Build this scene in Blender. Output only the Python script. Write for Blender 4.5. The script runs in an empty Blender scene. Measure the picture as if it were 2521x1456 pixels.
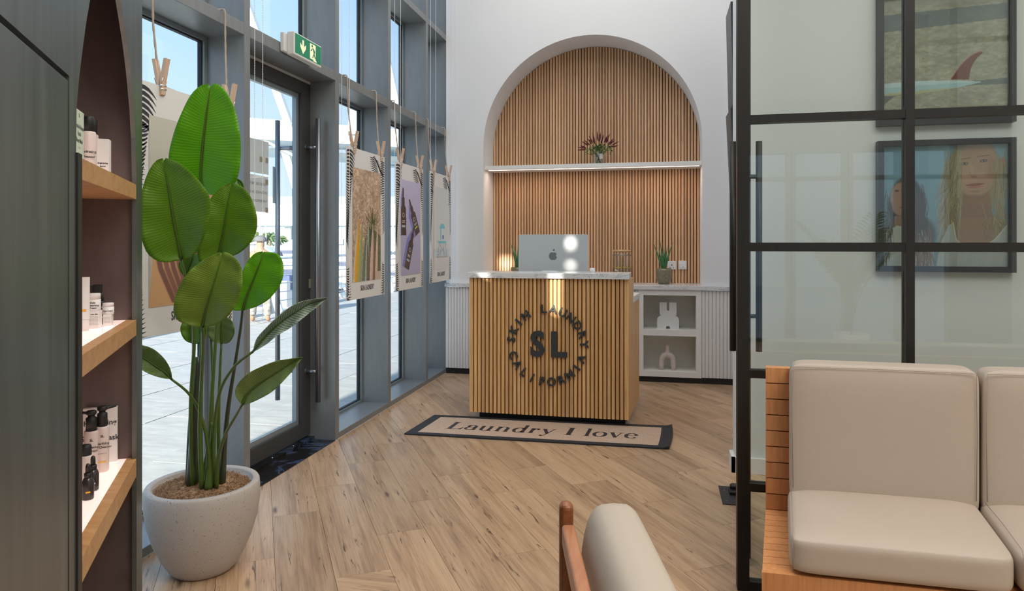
import bpy, bmesh, math, random
import numpy as np
from mathutils import Vector, Matrix
random.seed(7)
rng = np.random.default_rng(5)
S = bpy.context.scene
COL = S.collection
pi = math.pi

# ------------------------------------------------------------------ camera
F, CX, HY, CAMH = 1681.0, 1260.5, 597.5, 1.3
TH = math.atan(360.5 / F)
sT, cT = math.sin(TH), math.cos(TH)
cd = bpy.data.cameras.new('camera')
cd.sensor_width = 36.0
cd.lens = F / 2521 * 36
cd.shift_y = -(728 - HY) / 2521
cd.clip_end = 600
cd.clip_start = 0.05
cam = bpy.data.objects.new('camera', cd)
cam.location = (0, 0, CAMH)
cam.rotation_euler = (pi / 2, 0, TH)
COL.objects.link(cam)
S.camera = cam

# ------------------------------------------------------------------ sky, sun, lamps, exposure
S.view_settings.view_transform = 'Standard'
S.view_settings.look = 'None'
S.view_settings.gamma = 1.0
S.view_settings.use_curve_mapping = False
S.view_settings.exposure = 0.0
W = bpy.data.worlds.new('sky')
S.world = W
W.use_nodes = True
nt = W.node_tree
nt.nodes.clear()
_o = nt.nodes.new('ShaderNodeOutputWorld')
_b = nt.nodes.new('ShaderNodeBackground')
_r = nt.nodes.new('ShaderNodeValToRGB')
_t = nt.nodes.new('ShaderNodeTexCoord')
_s = nt.nodes.new('ShaderNodeSeparateXYZ')
nt.links.new(_t.outputs['Generated'], _s.inputs[0])
nt.links.new(_s.outputs['Z'], _r.inputs[0])
nt.links.new(_r.outputs[0], _b.inputs[0])
nt.links.new(_b.outputs[0], _o.inputs[0])
_r.color_ramp.elements[0].position = 0.0
_r.color_ramp.elements[0].color = (0.66, 0.75, 0.86, 1)
_r.color_ramp.elements[1].position = 1.0
_r.color_ramp.elements[1].color = (0.25, 0.45, 0.80, 1)
e_ = _r.color_ramp.elements.new(0.3)
e_.color = (0.42, 0.62, 0.88, 1)
_b.inputs[1].default_value = 1.5


def lamp(name, kind, loc, energy, color=(1, 1, 1), rot=(0, 0, 0), **kw):
    l = bpy.data.lights.new(name, kind)
    l.energy = energy
    l.color = color
    for k, v in kw.items():
        setattr(l, k, v)
    o = bpy.data.objects.new(name, l)
    o.location = loc
    o.rotation_euler = rot
    COL.objects.link(o)
    return o


def aim(o, tgt):
    d = Vector(tgt) - o.location
    o.rotation_euler = d.to_track_quat('-Z', 'Y').to_euler()


sun = lamp('sun', 'SUN', (0, -5, 20), 13.0, (1, 0.93, 0.82), angle=0.0093)
_el = math.atan(0.33)
_h = Vector((-0.02, -1.0, 0)).normalized()
sun.rotation_euler = Vector((-_h.x * math.cos(_el), -_h.y * math.cos(_el), -math.sin(_el))).to_track_quat('-Z', 'Y').to_euler()
CEIL = 4.95
lamp('ceiling_lamp_reception', 'AREA', (-0.7, 4.9, CEIL - 0.06), 46, (1, 0.95, 0.9), (0, 0, 0), shape='RECTANGLE', size=2.2, size_y=2.4)
lamp('ceiling_lamp_entrance', 'AREA', (-0.2, 1.8, CEIL - 0.06), 62, (1, 0.95, 0.9), (0, 0, 0), shape='RECTANGLE', size=2.4, size_y=2.4)
lamp('ceiling_lamp_lounge', 'AREA', (2.2, -0.6, CEIL - 0.06), 190, (1, 0.94, 0.87), (0, 0, 0), shape='RECTANGLE', size=2.6, size_y=3.0)
lamp('ceiling_lamp_corridor', 'AREA', (1.9, 3.3, CEIL - 0.06), 15, (1, 0.96, 0.92), (0, 0, 0), shape='RECTANGLE', size=1.6, size_y=0.7)
# daylight falling in through the glazed front
wp = lamp('window_portal', 'AREA', (-2.36, 1.3, 2.2), 1, (1, 1, 1), (0, -pi / 2, 0), shape='RECTANGLE', size=4.4, size_y=10.8)
wp.data.cycles.is_portal = True
S.cycles.transparent_max_bounces = 24


def P(d, x, y):
    r = (x - CX) / F * d
    return Vector((r * cT - d * sT, r * sT + d * cT, CAMH - (y - HY) / F * d))


def onZ(x, y, z=0.0):
    return P(F * (CAMH - z) / (y - HY), x, y)


def onX(x, y, X):
    k = (x - CX) / F
    return P(X / (k * cT - sT), x, y)


def onY(x, y, Y):
    k = (x - CX) / F
    return P(Y / (k * sT + cT), x, y)


# ------------------------------------------------------------------ materials
class NT:
    def __init__(s, name):
        s.m = bpy.data.materials.new(name)
        s.m.use_nodes = True
        s.t = s.m.node_tree
        s.b = s.t.nodes['Principled BSDF']
        s.out = s.t.nodes['Material Output']

    def n(s, typ, **kw):
        x = s.t.nodes.new('ShaderNode' + typ)
        for k, v in kw.items():
            if k.startswith('i_'):
                x.inputs[k[2:].replace('_', ' ')].default_value = v
            else:
                setattr(x, k, v)
        return x

    def l(s, a, b):
        s.t.links.new(a, b)

    def ramp(s, fac, stops):
        r = s.n('ValToRGB')
        el = r.color_ramp.elements
        while len(el) < len(stops):
            el.new(0.5)
        for e, (p, c) in zip(el, stops):
            e.position = p
            e.color = (*c, 1) if len(c) == 3 else c
        s.l(fac, r.inputs[0])
        return r.outputs[0]

    def coord(s, scale=(1, 1, 1), kind='Object', rand=0.0):
        t = s.n('TexCoord')
        mp = s.n('Mapping')
        mp.inputs['Scale'].default_value = scale
        src = t.outputs[kind]
        if rand:
            oi = s.n('ObjectInfo')
            mu = s.n('Math', operation='MULTIPLY')
            mu.inputs[1].default_value = rand
            s.l(oi.outputs['Random'], mu.inputs[0])
            ad = s.n('VectorMath', operation='ADD')
            s.l(src, ad.inputs[0])
            s.l(mu.outputs[0], ad.inputs[1])
            src = ad.outputs[0]
        s.l(src, mp.inputs[0])
        return mp.outputs[0]

    def noise(s, vec, scale=5, detail=4, rough=0.55, dist=0.0):
        n = s.n('TexNoise')
        n.inputs['Scale'].default_value = scale
        n.inputs['Detail'].default_value = detail
        n.inputs['Roughness'].default_value = rough
        n.inputs['Distortion'].default_value = dist
        s.l(vec, n.inputs['Vector'])
        return n.outputs['Fac']

    def bump(s, h, strength=0.2, dist=0.01):
        b = s.n('Bump')
        b.inputs['Strength'].default_value = strength
        b.inputs['Distance'].default_value = dist
        s.l(h, b.inputs['Height'])
        s.l(b.outputs[0], s.b.inputs['Normal'])

    def mix(s, fac, a, b, typ='MIX'):
        m = s.n('Mix', data_type='RGBA', blend_type=typ)
        for sock, v in ((m.inputs['Factor'], fac), (m.inputs['A'], a), (m.inputs['B'], b)):
            pass
        ins = [i for i in m.inputs if i.enabled]
        for sock, v in zip((m.inputs[0], m.inputs[6], m.inputs[7]), (fac, a, b)):
            if isinstance(v, (int, float)):
                sock.default_value = v
            elif isinstance(v, tuple):
                sock.default_value = (*v, 1) if len(v) == 3 else v
            else:
                s.l(v, sock)
        return m.outputs[2]


def simple(name, col, rough=0.5, metal=0.0, bump=None, emis=None, var=None, spec=None):
    t = NT(name)
    t.b.inputs['Base Color'].default_value = (*col, 1)
    t.b.inputs['Roughness'].default_value = rough
    t.b.inputs['Metallic'].default_value = metal
    if spec is not None:
        t.b.inputs['Specular IOR Level'].default_value = spec
    if bump:
        t.bump(t.noise(t.coord(), bump[0], 3), bump[1], bump[2] if len(bump) > 2 else 0.002)
    if var:
        f = t.noise(t.coord(var[2] if len(var) > 2 else (1, 1, 1)), var[0], 4)
        a = tuple(c * (1 - var[1]) for c in col)
        b = tuple(min(1, c * (1 + var[1])) for c in col)
        t.l(t.ramp(f, [(0.3, a), (0.7, b)]), t.b.inputs['Base Color'])
    if emis:
        t.b.inputs['Emission Color'].default_value = (*emis[0], 1)
        t.b.inputs['Emission Strength'].default_value = emis[1]
    return t.m


def wood(name, dark, mid, light, stretch=(30, 30, 1.2), scale=2.0, rough=0.45, rand=37.0, tone=0.18, knots=False):
    t = NT(name)
    v = t.coord(stretch, rand=rand)
    f = t.noise(v, scale, 6, 0.6, 0.4)
    g = t.noise(t.coord(tuple(3 * a for a in stretch), rand=rand), scale * 2, 3, 0.7)
    c = t.ramp(f, [(0.28, dark), (0.5, mid), (0.74, light)])
    c = t.mix(0.25, c, t.ramp(g, [(0.3, dark), (0.65, light)]), 'MIX')
    oi = t.n('ObjectInfo')
    mr = t.n('MapRange')
    mr.inputs[3].default_value = 1 - tone
    mr.inputs[4].default_value = 1 + tone
    t.l(oi.outputs['Random'], mr.inputs[0])
    c = t.mix(1.0, c, (1, 1, 1), 'MULTIPLY')
    mul = c.node
    cc = t.n('CombineColor')
    for i in range(3):
        t.l(mr.outputs[0], cc.inputs[i])
    t.l(cc.outputs[0], mul.inputs[7])
    if knots:
        vo = t.n('TexVoronoi')
        vo.inputs['Scale'].default_value = 1.0
        t.l(t.coord((2.1, 9.0, 1), rand=rand), vo.inputs['Vector'])
        kk = t.ramp(vo.outputs['Distance'], [(0.03, (1, 1, 1)), (0.13, (0, 0, 0))])
        wv = t.noise(t.coord((3.2, 46, 1), rand=rand * 2), 1.5, 4, 0.6, 0.9)
        ck = t.ramp(wv, [(0.622, (0, 0, 0)), (0.655, (1, 1, 1))])
        area = t.noise(t.coord((1.6, 8, 1), rand=rand * 3), 1.2, 2)
        am = t.ramp(area, [(0.46, (0, 0, 0)), (0.54, (1, 1, 1))])
        ck = t.mix(1.0, ck, am, 'MULTIPLY')
        mx = t.mix(1.0, kk, ck, 'LIGHTEN')
        m2 = t.n('Math', operation='MULTIPLY')
        m2.inputs[1].default_value = 0.9
        t.l(mx, m2.inputs[0])
        big = t.noise(t.coord((0.9, 13, 1), rand=rand), 1.4, 5, 0.6, 0.6)
        c = t.mix(0.68, c, t.ramp(big, [(0.36, tuple(x * 0.48 for x in mid)), (0.49, mid), (0.60, light)]), 'MIX')
        fine = t.noise(t.coord((3.0, 150, 1), rand=rand), 1.5, 3, 0.7)
        c = t.mix(0.35, c, t.ramp(fine, [(0.35, tuple(x * 0.55 for x in mid)), (0.6, light)]), 'MIX')
        c = t.mix(m2.outputs[0], c, tuple(x * 0.22 for x in dark))
        c = t.mix(1.0, c, cc.outputs[0], 'MULTIPLY')
    t.l(c, t.b.inputs['Base Color'])
    t.b.inputs['Roughness'].default_value = rough
    t.bump(f, 0.12, 0.002)
    return t.m


def glassy(name, tint=(0.97, 0.99, 0.98), refl=1.0, base=0.0, ior=1.5):
    t = NT(name)
    t.t.nodes.remove(t.b)
    tr = t.n('BsdfTransparent')
    tr.inputs[0].default_value = (*tint, 1)
    gl = t.n('BsdfGlossy')
    gl.inputs['Roughness'].default_value = 0.0
    gl.inputs[0].default_value = (refl, refl, refl, 1)
    lw = t.n('LayerWeight')
    lw.inputs[0].default_value = 0.5
    pw = t.n('Math', operation='POWER')
    pw.inputs[1].default_value = 5.0
    t.l(lw.outputs['Facing'], pw.inputs[0])
    ad = t.n('Math', operation='MULTIPLY_ADD', use_clamp=True)
    f0 = ((ior - 1) / (ior + 1)) ** 2 + base
    ad.inputs[1].default_value = 1 - f0
    ad.inputs[2].default_value = f0
    t.l(pw.outputs[0], ad.inputs[0])
    mx = t.n('MixShader')
    t.l(ad.outputs[0], mx.inputs[0])
    t.l(tr.outputs[0], mx.inputs[1])
    t.l(gl.outputs[0], mx.inputs[2])
    t.l(mx.outputs[0], t.out.inputs[0])
    return t.m


M = {}
M['slat'] = wood('oak_slat', (0.52, 0.28, 0.14), (0.70, 0.43, 0.24), (0.80, 0.54, 0.32), (40, 40, 1.5), 2.0, 0.5, 41.0, 0.16)
M['slat_desk'] = wood('oak_slat_desk', (0.48, 0.24, 0.08), (0.70, 0.40, 0.155), (0.82, 0.52, 0.24), (40, 40, 1.5), 2.0, 0.45, 41.0, 0.16)
M['slat_back'] = wood('slat_groove', (0.14, 0.05, 0.018), (0.20, 0.08, 0.03), (0.25, 0.10, 0.04), (40, 40, 1.5), 2.0, 0.7)
M['shelf_wood'] = wood('shelf_oak', (0.36, 0.17, 0.065), (0.52, 0.28, 0.115), (0.63, 0.37, 0.17), (3, 22, 22), 2.0, 0.4, 0.0, 0.0)
M['bench_wood'] = wood('bench_oak', (0.50, 0.19, 0.06), (0.62, 0.27, 0.10), (0.70, 0.33, 0.14), (60, 60, 3), 1.6, 0.4, 11.0, 0.07)
M['walnut'] = wood('teak_frame', (0.16, 0.045, 0.012), (0.26, 0.085, 0.028), (0.34, 0.13, 0.05), (40, 5, 40), 2.0, 0.35, 0.0, 0.0)
M['walnut_rail'] = wood('teak_rail', (0.34, 0.13, 0.06), (0.46, 0.19, 0.09), (0.52, 0.24, 0.12), (40, 5, 40), 2.0, 0.35, 0.0, 0.0)
M['plank'] = wood('floor_oak', (0.30, 0.165, 0.085), (0.47, 0.29, 0.165), (0.60, 0.41, 0.25), (2.0, 26, 1), 1.7, 0.36, 53.0, 0.12, True)
M['peg'] = wood('peg_beech', (0.55, 0.36, 0.24), (0.68, 0.48, 0.34), (0.76, 0.58, 0.44), (40, 40, 4), 1.5, 0.6, 0, 0)
M['lid_wood'] = wood('bamboo_lid', (0.5, 0.28, 0.12), (0.62, 0.38, 0.18), (0.7, 0.46, 0.24), (5, 30, 30), 1.5, 0.5, 0, 0)
M['white_wall'] = simple('white_wall_paint', (0.80, 0.80, 0.80), 0.75, bump=(90, 0.04))
M['ceiling'] = simple('ceiling_paint', (0.82, 0.82, 0.81), 0.9)
M['grey_wall'] = simple('lounge_wall_paint', (0.72, 0.74, 0.72), 0.75, bump=(90, 0.04))
M['cab_white'] = simple('white_lacquer', (0.80, 0.79, 0.77), 0.35)
M['cab_in'] = simple('cream_lacquer', (0.86, 0.84, 0.76), 0.5)
M['shelf_white'] = simple('white_shelf_lacquer', (0.84, 0.83, 0.80), 0.35)
M['alu'] = simple('grey_coated_aluminium', (0.225, 0.24, 0.245), 0.42, 0.3, var=(30, 0.06, (1, 1, 0.2)), bump=(260, 0.05))
M['alu_light'] = simple('pale_coated_aluminium', (0.27, 0.32, 0.35), 0.4, 0.4)
M['alu_dark'] = simple('dark_seal_aluminium', (0.06, 0.06, 0.06), 0.45, 0.2)
M['gasket'] = simple('black_gasket', (0.012, 0.012, 0.014), 0.6)
M['silicone'] = simple('pale_sealant', (0.5, 0.5, 0.48), 0.6)
M['black_steel'] = simple('black_powder_coated_steel', (0.018, 0.016, 0.014), 0.42, 0.2, var=(40, 0.2, (1, 1, 0.1)))
M['black'] = simple('matte_black', (0.014, 0.015, 0.016), 0.5)
M['letter'] = simple('charcoal_letter', (0.035, 0.04, 0.043), 0.45)
M['steel'] = simple('brushed_steel', (0.30, 0.31, 0.33), 0.32, 0.9)
M['chrome'] = simple('chrome', (0.8, 0.8, 0.8), 0.12, 1.0)
M['white_plastic'] = simple('white_plastic', (0.82, 0.82, 0.82), 0.3)
M['paper'] = simple('poster_paper', (0.74, 0.73, 0.71), 0.45)
M['ink'] = simple('black_ink', (0.03, 0.03, 0.035), 0.5)
M['greyink'] = simple('grey_ink', (0.25, 0.25, 0.25), 0.5)
M['imac'] = simple('pale_silver_aluminium', (0.62, 0.66, 0.68), 0.32, 0.25)
M['logo_grey'] = simple('polished_grey', (0.32, 0.35, 0.37), 0.2, 0.5)
M['leather'] = simple('beige_leather', (0.50, 0.415, 0.335), 0.5, bump=(420, 0.22, 0.0015))
M['stitch'] = simple('stitch_thread', (0.33, 0.27, 0.22), 0.7)
M['chair_fabric'] = simple('chair_pad_leather', (0.50, 0.43, 0.35), 0.55, bump=(420, 0.16, 0.0015))
M['potw'] = None
M['bottle_pink'] = simple('frosted_pink_plastic', (0.72, 0.60, 0.56), 0.3)
M['prod_white'] = simple('product_card_white', (0.82, 0.78, 0.76), 0.45)
M['prod_green'] = simple('pale_green_card', (0.62, 0.70, 0.58), 0.5)
M['amber_glass'] = simple('smoked_glass', (0.035, 0.03, 0.03), 0.15)
M['yellow'] = simple('yellow_band', (0.85, 0.42, 0.02), 0.5)
M['blue_band'] = simple('blue_band', (0.45, 0.62, 0.72), 0.5)
M['rope'] = simple('jute_rope', (0.50, 0.40, 0.31), 0.9, bump=(900, 0.8, 0.002))
M['led'] = simple('led_strip', (1, 0.9, 0.85), 0.5, emis=((1, 0.82, 0.72), 3.0))
M['lightpanel'] = simple('backlit_acrylic', (0.9, 0.75, 0.7), 0.12, emis=((1.0, 0.71, 0.64), 0.62))
M['glass'] = glassy('window_glass', (0.95, 0.98, 0.98), 1.0, 0.0)
M['part_glass'] = glassy('partition_glass', (0.94, 0.965, 0.955), 1.0, 0.012)
M['clear'] = glassy('clear_vessel_glass', (0.93, 0.95, 0.95), 1.0, 0.0)
M['water'] = glassy('infused_water', (0.90, 0.93, 0.92), 0.5, 0.0, 1.33)
M['lemon'] = simple('lemon_slice', (0.85, 0.62, 0.05), 0.4)
M['exit_body'] = simple('exit_sign_housing', (0.72, 0.72, 0.70), 0.4)
M['exit_green'] = simple('exit_green', (0.0, 0.17, 0.08), 0.35, emis=((0.0, 0.25, 0.11), 0.25))
M['exit_cream'] = simple('exit_cream', (0.85, 0.80, 0.55), 0.35, emis=((1.0, 0.86, 0.5), 0.45))
M['mat_black'] = simple('mat_border', (0.022, 0.023, 0.026), 0.75, bump=(500, 0.3))
M['frame_black'] = simple('picture_frame_black', (0.02, 0.02, 0.022), 0.4)
M['skin'] = simple('skin', (0.42, 0.24, 0.16), 0.6)
M['hivis'] = simple('hi_vis_yellow', (0.75, 0.85, 0.10), 0.7)
M['camo'] = simple('camouflage_cloth', (0.30, 0.29, 0.26), 0.9, var=(14, 0.6))
M['cap'] = simple('grey_cap_cloth', (0.16, 0.16, 0.17), 0.9)
M['beam_white'] = simple('white_render', (0.86, 0.83, 0.76), 0.7)
M['hull'] = simple('white_hull', (0.82, 0.82, 0.80), 0.4)
M['hull_dark'] = simple('navy_hull', (0.05, 0.07, 0.14), 0.4)
M['teal_glass'] = simple('teal_balustrade', (0.25, 0.42, 0.42), 0.2)
M['far_wall'] = simple('far_grey_building', (0.45, 0.50, 0.56), 0.8)
M['rail_white'] = simple('pale_railing', (0.66, 0.67, 0.68), 0.4)
M['rail_blue'] = simple('blue_lifebuoy_box', (0.08, 0.11, 0.22), 0.5)
M['palm_green'] = simple('palm_frond', (0.10, 0.16, 0.06), 0.7)
M['palm_trunk'] = simple('palm_trunk', (0.22, 0.17, 0.12), 0.9)
M['stem'] = simple('leaf_stalk', (0.075, 0.13, 0.02), 0.35)
M['stem_dark'] = simple('dark_leaf_sheath', (0.035, 0.045, 0.022), 0.3)
M['burgundy'] = simple('burgundy_flower_spike', (0.13, 0.02, 0.025), 0.7)
M['flower_leaf'] = simple('bouquet_leaf', (0.10, 0.20, 0.05), 0.5)
M['aloe'] = simple('aloe_leaf', (0.06, 0.20, 0.08), 0.4, var=(30, 0.25))
M['tape'] = simple('brown_tape', (0.32, 0.29, 0.2), 0.5)
M['notice'] = simple('notice_paper', (0.62, 0.66, 0.68), 0.6)


def speckle(name, base, spot, scale, lo, hi, rough=0.6):
    t = NT(name)
    f = t.noise(t.coord(), scale, 2, 0.6)
    t.l(t.ramp(f, [(lo, spot), (hi, base)]), t.b.inputs['Base Color'])
    t.b.inputs['Roughness'].default_value = rough
    t.bump(f, 0.1, 0.001)
    return t.m


M['potw'] = speckle('speckled_terrazzo', (0.47, 0.425, 0.385), (0.16, 0.13, 0.11), 170, 0.31, 0.35, 0.55)
M['ceramic'] = speckle('glazed_stoneware', (0.27, 0.25, 0.17), (0.10, 0.085, 0.05), 190, 0.35, 0.6, 0.3)
M['vase_white'] = speckle('white_plaster', (0.78, 0.78, 0.76), (0.68, 0.68, 0.66), 200, 0.3, 0.6, 0.8)
M['vase_pink'] = speckle('blush_plaster', (0.72, 0.64, 0.58), (0.58, 0.50, 0.44), 200, 0.3, 0.6, 0.8)
M['moss'] = speckle('dry_moss', (0.48, 0.30, 0.16), (0.22, 0.11, 0.05), 60, 0.3, 0.7, 0.9)


def marble_mat(name, base, vein, scale, lo, hi, rough=0.18):
    t = NT(name)
    f = t.noise(t.coord((1, 1, 2.5)), scale, 8, 0.6, 1.6)
    c = t.ramp(f, [(0, base), (lo, base), ((lo + hi) / 2, vein), (hi, base), (1, base)])
    t.l(c, t.b.inputs['Base Color'])
    t.b.inputs['Roughness'].default_value = rough
    return t.m


M['marble'] = marble_mat('white_marble', (0.74, 0.75, 0.75), (0.42, 0.45, 0.48), 5, 0.47, 0.52)
M['black_marble'] = marble_mat('black_marble', (0.008, 0.008, 0.009), (0.05, 0.08, 0.16), 3, 0.50, 0.60, 0.12)
# stone paving
t = NT('grey_paving_stone')
f = t.noise(t.coord((1.5, 6, 1), rand=19.0), 2.5, 6, 0.6, 0.6)
t.l(t.ramp(f, [(0.3, (0.42, 0.405, 0.38)), (0.7, (0.56, 0.54, 0.505))]), t.b.inputs['Base Color'])
t.b.inputs['Roughness'].default_value = 0.8
t.bump(f, 0.3, 0.01)
M['paving'] = t.m
M['joint'] = simple('paving_joint', (0.5, 0.48, 0.44), 0.9)
M['decking'] = wood('pale_decking', (0.42, 0.36, 0.28), (0.55, 0.48, 0.38), (0.62, 0.56, 0.46), (3, 10, 1), 1.5, 0.8)  # pale grey-brown timber
t = NT('harbour_water')
t.b.inputs['Base Color'].default_value = (0.30, 0.42, 0.50, 1)
t.b.inputs['Roughness'].default_value = 0.15
t.bump(t.noise(t.coord(), 1.2, 4), 0.4, 0.2)
M['sea'] = t.m
# black patinated metal of the display unit
t = NT('blackened_metal')
f = t.noise(t.coord((7, 7, 0.5)), 1.5, 5, 0.6, 0.3)
t.l(t.ramp(f, [(0.25, (0.11, 0.125, 0.125)), (0.75, (0.24, 0.265, 0.255))]), t.b.inputs['Base Color'])
t.b.inputs['Metallic'].default_value = 0.75
t.b.inputs['Roughness'].default_value = 0.34
t.bump(f, 0.08, 0.01)
M['blackmetal'] = t.m
t = NT('brown_interior_metal')
f = t.noise(t.coord((5, 5, 2)), 1.5, 4)
t.l(t.ramp(f, [(0.25, (0.10, 0.07, 0.066)), (0.75, (0.20, 0.145, 0.135))]), t.b.inputs['Base Color'])
t.b.inputs['Roughness'].default_value = 0.42
t.b.inputs['Metallic'].default_value = 0.3
M['cab_inside'] = t.m
# coir mat
t = NT('woven_coir')
w_ = t.n('TexWave')
w_.inputs['Scale'].default_value = 60
w_.inputs['Distortion'].default_value = 6
w_.inputs['Detail Scale'].default_value = 3
t.l(t.coord(), w_.inputs['Vector'])
f = t.noise(t.coord((1, 1, 1)), 180, 3)
c = t.ramp(f, [(0.3, (0.42, 0.28, 0.19)), (0.7, (0.70, 0.52, 0.39))])
t.l(c, t.b.inputs['Base Color'])
t.b.inputs['Roughness'].default_value = 0.95
t.bump(f, 0.9, 0.004)
M['coir'] = t.m


# leaf materials: veins from the leaf's own uv
def leaf_mat(name, c1, c2, mid=(0.10, 0.22, 0.01), trans=0.35, veins=46):
    t = NT(name)
    uv = t.n('UVMap')
    sp = t.n('SeparateXYZ')
    t.l(uv.outputs[0], sp.inputs[0])
    ab = t.n('Math', operation='ABSOLUTE')
    sub = t.n('Math', operation='SUBTRACT')
    sub.inputs[1].default_value = 0.5
    t.l(sp.outputs[1], sub.inputs[0])
    t.l(sub.outputs[0], ab.inputs[0])
    # vein phase = u*veins + |v|*k
    m1 = t.n('Math', operation='MULTIPLY_ADD')
    m1.inputs[1].default_value = veins * 6.283
    m0 = t.n('Math', operation='MULTIPLY')
    m0.inputs[1].default_value = -30.0
    t.l(ab.outputs[0], m0.inputs[0])
    t.l(sp.outputs[0], m1.inputs[0])
    t.l(m0.outputs[0], m1.inputs[2])
    nz = t.noise(uv.outputs[0], 6, 2)
    m2 = t.n('Math', operation='MULTIPLY_ADD')
    m2.inputs[1].default_value = 5.0
    t.l(nz, m2.inputs[0])
    t.l(m1.outputs[0], m2.inputs[2])
    sn = t.n('Math', operation='SINE')
    t.l(m2.outputs[0], sn.inputs[0])
    mr = t.n('MapRange')
    mr.inputs[1].default_value = -1
    mr.inputs[2].default_value = 1
    t.l(sn.outputs[0], mr.inputs[0])
    col = t.ramp(mr.outputs[0], [(0.0, c1), (0.9, c2)])
    mrib = t.ramp(ab.outputs[0], [(0.012, (1, 1, 1)), (0.03, (0, 0, 0))])
    col = t.mix(mrib, col, mid)
    t.l(col, t.b.inputs['Base Color'])
    t.b.inputs['Roughness'].default_value = 0.36
    t.bump(mr.outputs[0], 0.35, 0.002)
    tl = t.n('BsdfTranslucent')
    t.l(col, tl.inputs[0])
    mx = t.n('MixShader')
    mx.inputs[0].default_value = trans
    t.l(t.b.outputs[0], mx.inputs[1])
    t.l(tl.outputs[0], mx.inputs[2])
    t.l(mx.outputs[0], t.out.inputs[0])
    return t.m


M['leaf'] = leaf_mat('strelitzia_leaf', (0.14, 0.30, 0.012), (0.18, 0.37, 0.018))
M['leaf_backlit'] = leaf_mat('strelitzia_leaf_backlit', (0.14, 0.45, 0.006), (0.17, 0.52, 0.01), (0.13, 0.16, 0.01))  # back light on these leaves is put into the base colour
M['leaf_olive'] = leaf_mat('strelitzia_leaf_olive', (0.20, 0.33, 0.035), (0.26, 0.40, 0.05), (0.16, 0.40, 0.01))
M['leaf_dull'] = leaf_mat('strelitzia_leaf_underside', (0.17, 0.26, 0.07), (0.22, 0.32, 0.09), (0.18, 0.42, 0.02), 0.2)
M['leaf_silver'] = leaf_mat('strelitzia_leaf_silver', (0.16, 0.24, 0.12), (0.42, 0.50, 0.46), (0.2, 0.3, 0.1), 0.1, 30)  # pale silvery bands between the veins
# painted print: colours stored on the sheet
t = NT('printed_picture')
a = t.n('VertexColor', layer_name='print')
t.l(a.outputs[0], t.b.inputs['Base Color'])
t.b.inputs['Roughness'].default_value = 0.3
M['print'] = t.m

# ------------------------------------------------------------------ object helpers
ORI = {}


def org(o):
    return ORI[o.name] if o is not None else Vector((0, 0, 0))


def setp(o, label=None, cat=None, group=None, kind=None):
    if label:
        o['label'] = label
    if cat:
        o['category'] = cat
    if group:
        o['group'] = group
    if kind:
        o['kind'] = kind
    return o


def thing(name, label, cat, loc, group=None):
    o = bpy.data.objects.new(name, None)
    o.empty_display_size = 0.1
    COL.objects.link(o)
    o.location = loc
    ORI[o.name] = Vector(loc)
    return setp(o, label, cat, group)


def link(name, me, parent=None, origin=None):
    """me has world-space coordinates; the object's origin is put at `origin`."""
    if origin is None:
        n = len(me.vertices)
        co = np.empty(n * 3)
        me.vertices.foreach_get('co', co)
        co = co.reshape(-1, 3)
        lo, hi = co.min(0), co.max(0)
        origin = Vector(((lo[0] + hi[0]) / 2, (lo[1] + hi[1]) / 2, lo[2]))
    origin = Vector(origin)
    me.transform(Matrix.Translation(-origin))
    o = bpy.data.objects.new(name, me)
    COL.objects.link(o)
    if parent is not None:
        o.parent = parent
        o.location = origin - org(parent)
    else:
        o.location = origin
    ORI[o.name] = origin
    return o


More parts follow.
